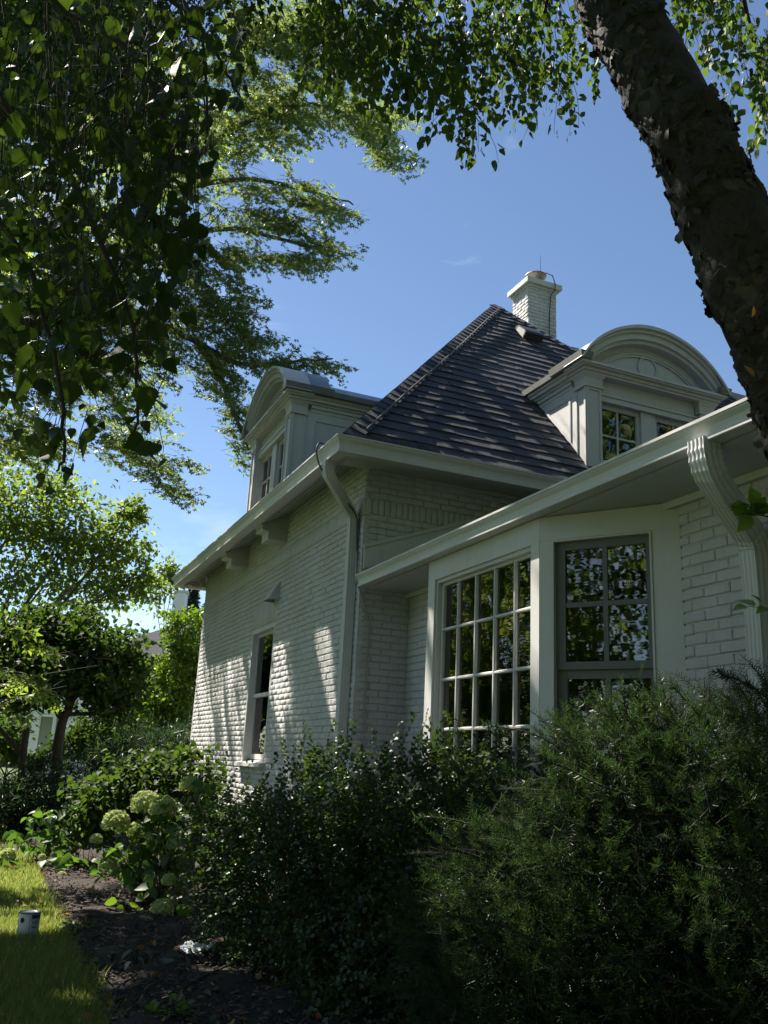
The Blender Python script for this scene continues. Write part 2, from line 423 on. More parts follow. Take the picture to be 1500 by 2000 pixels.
def brick_verts(w, h, j, rr, p=0.011):
    """12 verts of one brick in (u, z, out) with its lower-left cell corner at 0,0"""
    gu, gz, b = 0.0022, 0.0050, 0.006
    d = p + (j - 0.5) * 0.006
    jj = lambda s: (rr.random() - 0.5) * s
    l, r_, bo, t = gu + jj(0.003), w - gu + jj(0.003), gz + jj(0.007), h - gz + jj(0.006)
    back = [(l, bo, -0.01), (r_, bo, -0.01), (r_, t, -0.01), (l, t, -0.01)]
    k1, k2 = d * 0.62, d * 0.62
    mid = [(l, bo + jj(.005), k1), (r_, bo + jj(.005), k1), (r_, t + jj(.005), k2), (l, t + jj(.005), k2)]
    tl = jj(.003); tw = jj(.0015)
    fr = [(l + b, bo + b, d + tl), (r_ - b, bo + b, d + tl + tw), (r_ - b, t - b, d - tl + tw), (l + b, t - b, d - tl)]
    return back + mid + fr
BF = [(8, 9, 10, 11), (4, 5, 9, 8), (5, 6, 10, 9), (6, 7, 11, 10), (7, 4, 8, 11), (0, 1, 5, 4), (1, 2, 6, 5), (2, 3, 7, 6), (3, 0, 4, 7)]
_rb = random.Random(3)
BRICK_MESH = []
for k in range(10):
    mb = MB(); mb.add([(x, -z, y) for (x, y, z) in brick_verts(BL, CH, _rb.random(), _rb)], BF)
    BRICK_MESH.append(mb.mesh('brick', M_BRICK))
ALLB = []      # (projected size, wall part, matrix, brick)
def brick_wall(part, O, U, N, bricks, fine=True, mat=None, p=0.011, seed=5):
    """bricks on a wall part: world = O + u*U + z*Z + out*N"""
    O, U, N = (np.asarray(k, float) for k in (O, U, N)); rr = random.Random(seed)
    keep = []
    for (u, z, w, h, j, s) in bricks:
        c = O + U * (u + w / 2) + np.array([0, 0, z + h / 2])
        x, y, d = proj(c)
        if fine and not s and abs(w - BL) < 1e-4 and abs(h - CH) < 1e-4 and d > 0.5 and -10 < x < 1500 and 0 < y < 1500:
            a = proj(O + U * u + np.array([0, 0, z])); b = proj(O + U * (u + w) + np.array([0, 0, z]))
            ALLB.append([math.hypot(b[0] - a[0], b[1] - a[1]) * FPX * CH / d, part, O, U, N, (u, z, w, h, j, s), x, y, len(keep)])
        keep.append((u, z, w, h, j, s))
    return dict(part=part, O=O, U=U, N=N, keep=keep, mat=mat or M_BRICK, p=p, rr=rr)
def brick_flush(jobs, vis, limit=300):
    cand = sorted([a for a in ALLB if vis(a)], key=lambda a: -a[0])[:limit]
    chosen = set((a[1].name, a[8]) for a in cand)
    for a in cand:
        O, U, N = a[2], a[3], a[4]; u, z = a[5][0], a[5][1]
        P = O + U * u + np.array([0, 0, z])
        # local x -> U, local -y -> N (out), z up
        M = Matrix(((U[0], -N[0], 0, P[0]), (U[1], -N[1], 0, P[1]), (0, 0, 1, P[2]), (0, 0, 0, 1)))
        obj('brick', BRICK_MESH[int(a[5][4] * 9.99)], a[1], M)
    for jb in jobs:
        V = []; n = 0
        for i, (u, z, w, h, j, s) in enumerate(jb['keep']):
            if (jb['part'].name, i) in chosen: continue
            for (x, y, o) in brick_verts(w, h, j, jb['rr'], jb['p']):
                V.append(jb['O'] + jb['U'] * (u + x) + np.array([0, 0, z + y]) + jb['N'] * o)
            n += 1
        F = (np.array(BF)[None] + (np.arange(n) * 12)[:, None, None]).reshape(-1, 4)
        tag(obj('brickwork', np_mesh('brickwork', np.array(V), F, jb['mat']), jb['part']), kind='stuff')

# --- wing front wall (faces -X)
WY0, WY1, WZ0, WZ1 = 11.10, 12.20, 1.46, 3.225     # its window opening
mb = MB()
t = 0.25
mb.box(XW, XW + t, YC, WY0, 0, 4.75); mb.box(XW, XW + t, WY1, YF, 0, 4.75)
mb.box(XW, XW + t, WY0, WY1, 0, WZ0); mb.box(XW, XW + t, WY0, WY1, WZ1, 4.75)
wall_front = mb.build('wall', M_BRICK, house)
SOLD = (3.99, 4.16)
LINT = (3.23, 3.545)
jobs = []
bl = brick_list(YC, YF, 0.5, 4.72, [(WY0, WY1, WZ0 - 0.07, WZ1), (WY0 - 0.03, WY1 + 0.03, LINT[0], LINT[1])], soldier=[(58 * CH, 58 * CH + 0.17)], seed=2)
bl2 = [(u, z, w, h, j, True) for (u, z, w, h, j, s) in brick_list(WY0 - 0.03, WY1 + 0.03, 3.24, 3.54, soldier=[(47 * CH, 47 * CH + 0.30)], seed=4) if s]
jobs.append(brick_wall(wall_front, (XW, 0, 0), (0, 1, 0), (-1, 0, 0), bl + bl2, True, p=0.012, seed=6))
# projecting ledge under the soldier course
mb = MB(); mb.box(XW - 0.022, XW + 0.02, YC - 0.022, YF + 0.02, 58 * CH - 0.016, 58 * CH - 0.003)
mb.build('string_course', M_BRICK, house)

# --- wing side wall (faces -Y), seen above the lower roof and beside the bay
mb = MB(); mb.box(XW + 0.002, 14.0, YC + 0.001, YC + t, 0, 4.70); wall_side = mb.build('wall', M_BRICK, house)
bl = brick_list(XW, 6.0, 0.7, 4.66, [(XI + 0.02, 7, 0, 3.28)], off=-0.06, soldier=[(58 * CH, 58 * CH + 0.17)], seed=8)
jobs.append(brick_wall(wall_side, (0, YC, 0), (1, 0, 0), (0, -1, 0), bl, True, seed=9))
mb = MB(); mb.box(XW + 0.002, XW + t, YF - 0.002, YF + 0.004, 0, 4.7); mb.box(XW + t, 13, YF - 0.2, YF, 0, 4.7)
mb.build('wall', M_BRICK, house)
# corner bricks standing proud at the edge (toothed quoin)
mb = MB(); rq = random.Random(12); z = 0.6
while z < 4.0:
    w = 0.105 if int(z / CH) % 2 else 0.2
    mb.box(XW - 0.013, XW + 0.05, YC - 0.013 + rq.random() * .004, YC + 0.05, z + 0.005, z + CH - 0.006); z += CH
for (a, b) in ((YF - 0.04, YF + 0.012),):
    z = 0.6
    while z < 4.6:
        mb.box(XW - 0.013, XW + 0.06, a, b + rq.random() * .01, z + 0.005, z + CH - 0.006); z += CH
tag(mb.build('quoin_bricks', M_BRICK, wall_front), kind='stuff')

# --- recessed main wall behind the bay (faces -X)
BY0, BY1, XB = 5.015, 6.722, 3.295           # bay front, from y to y, and its plane
FY0, FY1 = 4.2175, 7.52                        # where the angled sides meet the wall
mb = MB(); mb.box(XI, XI + t, -4.0, FY0 - 0.02, 0, 3.24); mb.box(XI, XI + t, FY1 + 0.02, YC, 0, 3.24)
mb.box(XI + 0.003, XI + t, FY0 - 0.02, FY1 + 0.02, 3.06, 3.24)
wall_main = mb.build('wall', M_BRICK, house)
bl = brick_list(1.2, FY0 - 0.01, 0.6, 3.19, off=0.03, seed=11) + brick_list(FY1 + 0.01, YC, 0.6, 3.19, seed=13)
jobs.append(brick_wall(wall_main, (XI, 0, 0), (0, 1, 0), (-1, 0, 0), bl, True, p=0.010, seed=14))
def brick_visible(a):
    if a[1] is wall_main: return 1335 < a[6] < 1480 and 980 < a[7] < 1390 or (795 < a[6] < 840 and 1160 < a[7] < 1420)
    if a[1] is wall_side: return (705 < a[6] < 800 and 1150 < a[7] < 1430) or (712 < a[6] < 1060 and a[7] < 1130 - 0.36 * (a[6] - 700) - 70)
    return a[6] > 400 and 960 < a[7] < 1470 and not (655 < a[6] < 700) and a[5][1] < 57 * CH
brick_flush(jobs, brick_visible)

# ---------------- small window in the wing wall
win = MB()
xg = XW + 0.075
fw_ = 0.05
win.box(XW - 0.012, XW + 0.11, WY0, WY0 + fw_, WZ0, WZ1); win.box(XW - 0.012, XW + 0.11, WY1 - fw_, WY1, WZ0, WZ1)
win.box(XW - 0.012, XW + 0.11, WY0 + fw_, WY1 - fw_, WZ1 - 0.055, WZ1)
window = win.build('window', M_TRIM, house)
def bars(mb, x0, x1, ys, zs):
    for (a, b) in ys: mb.box(x0, x1, a, b, *zs)
zm = 2.33
s1 = MB()
a0, a1 = WY0 + fw_ + 0.001, WY1 - fw_ - 0.001
s1.box(xg - 0.02, xg + 0.012, a0, a0 + 0.04, zm - 0.03, WZ1 - 0.056); s1.box(xg - 0.02, xg + 0.012, a1 - 0.04, a1, zm - 0.03, WZ1 - 0.056)
s1.box(xg - 0.02, xg + 0.012, a0 + .04, a1 - .04, WZ1 - 0.1, WZ1 - 0.056); s1.box(xg - 0.021, xg + 0.012, a0 + .04, a1 - .04, zm - 0.03, zm + 0.02)
s1.build('upper_sash', M_TRIM, window)
s2 = MB(); xs = xg + 0.022
s2.box(xs - 0.008, xs + 0.014, a0, a0 + 0.04, WZ0 + 0.03, zm - 0.031); s2.box(xs - 0.008, xs + 0.014, a1 - 0.04, a1, WZ0 + 0.03, zm - 0.031)
s2.box(xs - 0.008, xs + 0.014, a0 + .04, a1 - .04, WZ0 + 0.03, WZ0 + 0.1)
s2.build('lower_sash', M_TRIM, window)
g = MB(); g.box(xg - 0.003, xg + 0.002, a0 + .04, a1 - .04, zm + 0.02, WZ1 - 0.1); g.build('pane', M_GLASS, window)
g = MB(); g.box(xs, xs + 0.004, a0 + .04, a1 - .04, WZ0 + 0.1, zm - 0.031); g.build('pane', M_GLASS, window)
sl = MB(); sl.prism([(XW - 0.09, 0, WZ0 - 0.06), (XW - 0.09, 0, WZ0 - 0.015), (XW + 0.12, 0, WZ0 + 0.025), (XW + 0.12, 0, WZ0 - 0.06)], (0, WY1 - WY0 + 0.14, 0))
sl.build('sill', M_TRIM, window, Matrix.Translation((0, WY0 - 0.07, 0)))
cu = MB()
for (c0, c1) in ((a0 + 0.02, a0 + 0.24), (a1 - 0.26, a1 - 0.02)):
    n = 26; pts = [(xg + 0.13 + 0.02 * math.sin(i * 1.9), c0 + (c1 - c0) * i / n) for i in range(n + 1)]
    for i in range(n):
        (xa, ya), (xb, yb) = pts[i], pts[i + 1]
        cu.poly([(xa, ya, WZ0), (xb, yb, WZ0), (xb, yb, WZ1), (xa, ya, WZ1)], True)
cu.build('curtain', M_CURTAIN, window)
rm = MB(); rm.box(XW + 0.9, XW + 0.92, WY0 - 1.2, WY1 + 1.2, 0.3, 4.2); rm.build('dark_room_backing', M_DARK, house)  # near-black sheet standing in for the unlit room

# triangular vent hood over the window
vh = MB(); vy0, vy1 = 11.02, 11.27; zt, zb = 3.75, 3.50
A, B_, C_, D_ = (XW - 0.012, vy0, zt), (XW - 0.012, vy1, zt), (XW - 0.17, vy0, zb), (XW - 0.17, vy1, zb)
E_, F_ = (XW - 0.012, vy0, zb), (XW - 0.012, vy1, zb)
vh.poly([A, C_, D_, B_]); vh.poly([A, E_, C_]); vh.poly([B_, D_, F_]); vh.poly([E_, A, B_, F_])
vh.poly([C_, (XW - .15, vy0 + .02, zb + .012), (XW - .15, vy1 - .02, zb + .012), D_])
vh.build('vent_hood', M_TRIM, house)

# ---------------- wing eaves
SOF = 4.425                                  # gutter bottom
def gutter_profile(d, z0, z1):               # (outward from fascia, z): K-style section
    h = z1 - z0; return [(0.0, z0), (d * 0.73, z0), (d * 0.75, z0 + 0.004), (d * 0.75, z0 + 0.019), (d * 0.67, z0 + 0.026), (d * 0.68, z0 + h * .40), (d * 0.74, z0 + h * .58), (d * 0.92, z0 + h * .78), (d * 0.93, z1 - 0.020), (d, z1 - 0.017), (d, z1), (d * 0.90, z1), (d * 0.90, z1 - 0.012), (0.006, z1 - 0.012)]
def sweep_loop(mb, prof, corners, closed=False):
    """profile (out, z) swept round mitred eave corners; corners = (x, y, mitre dx, dy) fascia points"""
    rings = [[(x + dx * o, y + dy * o, z) for (o, z) in prof] for (x, y, dx, dy) in corners]
    n = len(prof)
    for a, b in zip(rings[:-1], rings[1:]):
        for i in range(n):
            j = (i + 1) % n
            mb.poly([a[i], a[j], b[j], b[i]])
    mb.poly(rings[0][::-1]); mb.poly(rings[-1])
GD = 0.135
fx, fy, ffy = EX + GD, EY + GD, YFE - GD
gt = MB()
sweep_loop(gt, gutter_profile(GD, SOF, EZ), [(13.5, fy, 0, -1), (fx, fy, -1, -1), (fx, ffy, -1, 1), (9.0, ffy, 0, 1)])
gt.build('gutter', M_GUT, house)
# fascia, sloping plank soffit
fa = MB(); fa.box(fx + 0.002, fx + 0.03, fy + .002, ffy - .002, SOF + 0.006, EZ - 0.03); fa.box(fx + 0.03, 13.5, fy + 0.002, fy + 0.03, SOF + 0.006, EZ - 0.03)
fa.box(fx + 0.03, 9.0, ffy - 0.03, ffy - 0.002, SOF + 0.006, EZ - 0.03)
fa.build('fascia', M_TRIM, house)
sf_part = None
npl = 5
x0, x1 = fx + 0.03, XW + 0.02
soff = MB(); soff.poly([(x0, fy, SOF + 0.035), (x1, fy, SOF + 0.22), (x1, ffy, SOF + 0.22), (x0, ffy, SOF + 0.035)][::-1])
soff.poly([(fx, fy + .03, SOF + 0.035), (13.5, fy + .03, SOF + 0.035), (13.5, YC + .02, SOF + 0.06), (fx, YC + .02, SOF + 0.06)][::-1])
soff.poly([(fx, ffy - .03, SOF + 0.035), (9, ffy - .03, SOF + 0.035), (9, YF - .02, SOF + 0.2), (fx, YF - .02, SOF + 0.2)])
soffit = soff.build('soffit', M_TRIM, house)
for k in range(npl):
    a = x0 + (x1 - x0) * k / npl; b = x0 + (x1 - x0) * (k + 1) / npl
    za = SOF + 0.03 + 0.185 * k / npl; zb_ = SOF + 0.03 + 0.185 * (k + 1) / npl
    p = MB(); p.hexa([(a + .006, fy + .04, za - .014), (b - .006, fy + .04, zb_ - .014), (b - .006, ffy - .04, zb_ - .014), (a + .006, ffy - .04, za - .014),
                      (a + .006, fy + .04, za), (b - .006, fy + .04, zb_), (b - .006, ffy - .04, zb_), (a + .006, ffy - .04, za)])
    p.build('plank', M_TRIM, soffit)
# boxed return at the far end of the eave
rt = MB(); rt.prism([(fx + .05, 0, SOF - 0.005), (XW + 0.02, 0, SOF - 0.005), (XW + 0.02, 0, SOF + 0.2), (fx + .06, 0, SOF + 0.035)], (0, 0.03, 0))
rt.build('eave_return', M_WHITE, house, Matrix.Translation((0, YF + 0.16, 0)))
rt = MB(); rt.obox((fx + 0.1, YF + 0.03, SOF - 0.01), (0.06, 0, 0), (0, 0.13, 0), (0, 0, 0.07)); rt.obox((XW - 0.09, YF + 0.03, SOF - 0.02), (0.06, 0, 0), (0, 0.14, 0), (0, 0, 0.2))
rt.build('eave_bracket', M_WHITE, house)
# stepped timber corbels under the front eave
for yc_ in (11.03, 12.95):
    c = MB(); w = 0.30; y0 = yc_ - w / 2
    pr = [(XW, 4.255), (XW - 0.27, 4.255), (XW - 0.275, 4.275), (XW - 0.275, 4.36), (XW - 0.35, 4.37), (XW - 0.36, 4.385), (XW - 0.36, 4.43), (XW - 0.395, 4.44), (XW - 0.40, 4.46), (XW - 0.40, 4.50), (XW, 4.62)]
    c.prism([(x, y0, z) for x, z in pr], (0, w, 0)); c.build('corbel', M_TRIM, house)

# ---------------- wing roof
tA = APY - EY
def P_y(x, t): return np.array([x, EY + 0.02 + t, roof_z(t)])     # -Y face
def P_x(y, t): return np.array([EX + 0.02 + t, y, roof_z(t)])     # -X face
tr_ = RIDGE_Y - EY
rf = MB()
A = (EX + .10, EY + .10, roof_z(0.08)); TOP = (APX, APY, APZ - 0.02); Bx = (14, EY + .10, roof_z(0.08)); S = (APX + (APY - RIDGE_Y), RIDGE_Y, RIDGE_Z - 0.02); Rr = (14, RIDGE_Y, RIDGE_Z - 0.02)
rf.poly([A, Bx, Rr, S, TOP]); F1 = (EX + .10, YFE - .10, roof_z(0.08)); rf.poly([F1, A, TOP])
FB = (11, YFE - .10, roof_z(0.08)); rf.poly([FB, F1, TOP]); rf.poly([S, (11, 14.0, 5.0), FB, TOP]); rf.poly([S, Rr, (14, 14.3, 4.5), (11, 14.0, 5.0)])
roof = rf.build('roof', M_SHIN, house)
DA_X0, DA_Y = 5.955, 8.06; DW = 1.96          # dormer facing -Y
DB_X, DB_Y1 = 3.118, 12.66                     # dormer facing -X
EXPO = 0.198; dt = EXPO / math.sqrt(1 + RS * RS)
SH = []
rs = random.Random(21)
row = 0
while True:
    t0 = 0.085 + row * dt; t1 = t0 + dt * 1.12
    if t0 > tA - 0.12: break
    xl = EX + 0.03 + t0; xr = 11.0 if t0 < tr_ - dt else APX + (APY - (EY + t0))
    x = xl - rs.random() * 0.3
    while x < xr:
        w = 0.24 + rs.random() * 0.12
        a, b = max(x, xl), min(x + w, xr)
        if b - a > 0.05 and not (a > DA_X0 + 0.05 and b < DA_X0 + DW - 0.05 and t0 > 0.5 and t0 < 1.2):
            SH.append(('y', a + 0.002, b - 0.002, t0, min(t1, tA), rs.random(), rs.random()))
        x += w
    y = EY + 0.03 + t0 - rs.random() * 0.3; yr = YFE - 0.03 - t0
    while y < yr:
        w = 0.24 + rs.random() * 0.12; a, b = max(y, EY + 0.03 + t0), min(y + w, yr)
        if b - a > 0.05: SH.append(('x', a + 0.002, b - 0.002, t0, min(t1, tA), rs.random(), rs.random()))
        y += w
    row += 1
nY = unit((0, -RS, 1)); nX = unit((-RS, 0, 1))
def shingle_pts(s):
    k, a, b, t0, t1, j1, j2 = s
    fn, n = (P_y, nY) if k == 'y' else (P_x, nX)
    t0 = t0 + (j1 - 0.5) * 0.016; th = 0.016 + 0.012 * j2
    if k == 'y':
        aT = max(a, EX + .03 + t1); bT = min(b, max(aT, APX + (APY - (EY + t1)))) if t1 > tr_ - dt * .2 else b
    else: aT, bT = max(a, EY + .03 + t1), min(b, YFE - .03 - t1)
    if bT < aT: aT = bT = (aT + bT) / 2
    q = [fn(a, t0), fn(b, t0 + (j2 - .5) * .006), fn(bT, t1), fn(aT, t1)]
    if k == 'x': q = [q[1], q[0], q[3], q[2]]
    lo = [p + n * 0.001 for p in q]; up = [q[0] + n * (th + .006), q[1] + n * (th + .006), q[2] + n * 0.008, q[3] + n * 0.008]
    return lo, up
from math import inf
def in_poly(x, y, pol):
    c = False; j = len(pol) - 1
    for i in range(len(pol)):
        if (pol[i][1] > y) != (pol[j][1] > y) and x < (pol[j][0] - pol[i][0]) * (y - pol[i][1]) / (pol[j][1] - pol[i][1]) + pol[i][0]: c = not c
        j = i
    return c
VIS = [(690, 850), (985, 600), (1140, 690), (1030, 785), (1140, 912), (1090, 935)]
cand = []
for i, s in enumerate(SH):
    if s[0] != 'y': continue
    c = P_y((s[1] + s[2]) / 2, s[3] + 0.05); x, y, d = proj(c)
    if in_poly(x, y, VIS): cand.append((-(s[2] - s[1]) / d, i))
cand = set(i for _, i in sorted(cand)[:300])
SF = [(4, 5, 6, 7), (0, 1, 5, 4), (1, 2, 6, 5), (3, 0, 4, 7), (0, 3, 2, 1)]
V = []; n = 0
for i, s in enumerate(SH):
    lo, up = shingle_pts(s); pts = lo + up
    if i in cand:
        m = MB(); o = pts[0]; m.add([p - o for p in pts], SF)
        obj('shingle', m.mesh('shingle', M_SHIN), roof, Matrix.Translation(Vector(o)))
    else: V += pts; n += 1
F = (np.array(SF)[None] + (np.arange(n) * 8)[:, None, None]).reshape(-1, 4)
tag(obj('shingles', np_mesh('shingles', np.array(V), F, M_SHIN), roof), kind='stuff')
# hip and ridge caps: bent shingles overlapping up the hip
def cap_run(Pa, Pb, nA, nB, step=0.165, w=0.16, lift=0.024):
    Pa, Pb = np.array(Pa, float), np.array(Pb, float); L = np.linalg.norm(Pb - Pa); u = (Pb - Pa) / L
    rr = random.Random(5); k = 0
    wings = []
    for n, o in ((unit(nA), unit(nB)), (unit(nB), unit(nA))):
        d = np.cross(n, u)
        if d @ o > 0: d = -d
        wings.append((d, n))
    up = unit(wings[0][1] + wings[1][1])
    while k * step < L - 0.05:
        a = Pa + u * (k * step); b = Pa + u * min(L, (k + 1.3) * step)
        l0, l1 = lift + rr.random() * .006, lift * 0.5
        m = MB()
        for d, n in wings:
            q = [a + up * (l0 + .004), a + d * w + n * l0, b + d * w + n * l1, b + up * (l1 + .004)]
            m.hexa([p - n * 0.016 for p in q] + q)
        m.build('hip_cap', M_SHIN, roof); k += 1
hA = np.array([EX + 0.12, EY + 0.12, roof_z(0.12)]); hT = np.array([APX, APY, APZ])
cap_run(hA, hT, nY, nX)
cap_run((APX + 0.85, RIDGE_Y, RIDGE_Z), hT, nY, unit((RS, 0, 1)))
cap_run((11, RIDGE_Y, RIDGE_Z), (APX + 0.85, RIDGE_Y, RIDGE_Z), nY, unit((0, RS, 1)), 0.18)
# square roof vent near the top
b0 = np.array([6.80, 10.78, 0]); tv = b0[1] - EY; 
M = Matrix.Translation(Vector((6.79, 10.80, roof_z(10.80 - EY) + 0.02))) @ Matrix.Rotation(math.atan(RS), 4, 'X')
rv = MB(); rv.prism([(0, 0, 0), (0, 0.36, 0), (0, 0.36, 0.05), (0, 0.30, 0.10), (0, 0.06, 0.13), (0, 0.0, 0.12)], (0.34, 0, 0))
rvent = rv.build('roof_vent', mat_simple('brown_vent_metal', (0.045, 0.042, 0.045), 0.45, 0.2), house, M)
g = MB(); g.prism([(-0.004, 0.02, 0.01), (-0.004, 0.3, 0.01), (-0.004, 0.28, 0.08), (-0.004, 0.06, 0.115), (-0.004, 0.02, 0.10)], (0.003, 0, 0)); g.build('grille', mat_simple('pale_grille', (0.34, 0.33, 0.31), 0.5, 0, 200, 0.5, 0.4), rvent, M)
for k in range(9):
    g = MB(); g.box(0.03 + k * 0.034, 0.05 + k * 0.034, -0.006, -0.001, 0.02, 0.10); g.build('louvre', M_BLACK, rvent, M)

# ---------------- chimney
CX0, CX1, CY0, CY1 = 7.79, 8.37, 12.20, 12.73
ch = MB(); ch.box(CX0, CX1, CY0, CY1, 7.4, 9.98); chim = ch.build('chimney', M_CHIM, house)
cb = []
for (O, U, N, L_) in (((CX0, CY0, 0), (1, 0, 0), (0, -1, 0), CX1 - CX0), ((CX0, CY1, 0), (0, -1, 0), (-1, 0, 0), CY1 - CY0), ((CX1, CY0, 0), (0, 1, 0), (1, 0, 0), CY1 - CY0)):
    cb.append((O, U, N, brick_list(0, L_, 8.6, 9.98, seed=int(L_ * 100))))
V = []; n = 0; rr = random.Random(4)
for (O, U, N, L_) in cb:
    for (u, z, w, h, j, s) in L_:
        vv = [np.array(O) + np.array(U) * (u + x) + np.array([0, 0, z + y]) + np.array(N) * o for (x, y, o) in brick_verts(w, h, j, rr, 0.014)]
        V += vv; n += 1
tag(obj('brickwork', np_mesh('brickwork', np.array(V), (np.array(BF)[None] + (np.arange(n) * 12)[:, None, None]).reshape(-1, 4), M_CHIM), chim), kind='stuff')
cp = MB(); cp.box(CX0 - .035, CX1 + .035, CY0 - .035, CY1 + .035, 9.982, 10.03); cp.box(CX0 - .085, CX1 + .085, CY0 - .085, CY1 + .085, 10.032, 10.13); cp.build('chimney_cap', M_CHIM, chim)
fl = MB()
fl.prism([(CX0 - .02, CY0 - .022, 8.55), (CX1 + .06, CY0 - .022, 8.2), (CX1 + .06, CY0 - .022, 8.62), (CX0 + .3, CY0 - .022, 9.05), (CX0 - .02, CY0 - .022, 9.33)], (0, 0.008, 0))
fl.prism([(CX0 - .026, CY0 - .022, 8.5), (CX0 - .026, CY1, 8.3), (CX0 - .026, CY1, 9.2), (CX0 - .026, CY0 - .022, 9.33)], (0.008, 0, 0)); fl.build('flashing', M_WHITE, chim)
pt = MB(); cc = ((CX0 + CX1) / 2 - .01, CY0 + .21, 10.128)
pt.lathe([(0.09, 0.0), (0.10, 0.06), (0.13, 0.15), (0.185, 0.215), (0.20, 0.225), (0.20, 0.245), (0.185, 0.245), (0.12, 0.15), (0.09, 0.05), (0.0, 0.03)], cc, 28); pt.build('chimney_pot', M_RUST, chim)
lr = MB(); lp = np.array([CX0 + 0.33, CY0 - 0.02, 10.13])
lr.tube([lp + (0, .15, .20), lp + (0, .15, 0.32), lp + (0, .15, 0.66)], [0.010, 0.006, 0.003], 6)
lr.build('lightning_rod', M_BLACK, chim)
cbp = [lp + np.array(v) for v in ((0, .15, .25), (.06, .05, .25), (.13, -.05, .16), (.165, -.085, -.02), (.155, -.09, -.15), (.10, -.035, -.25), (.08, -.03, -.6), (.07, -.03, -1.0), (.10, -.06, -1.25), (.2, -.1, -1.5), (.3, -.25, -1.75))]
lr = MB(); lr.tube(cbp, 0.009, 6); lr.build('cable', M_BLACK, chim)
# lightning cable stapled down the hip
hp = [hA + (hT - hA) * s + np.array([0.17, -0.03, 0.035]) + np.array([0, 0, 0.012 * math.sin(9 * s)]) for s in np.linspace(0.02, 0.96, 40)]
lr = MB(); lr.tube(hp, 0.011, 6); lr.build('cable', M_HIPCABLE, roof)

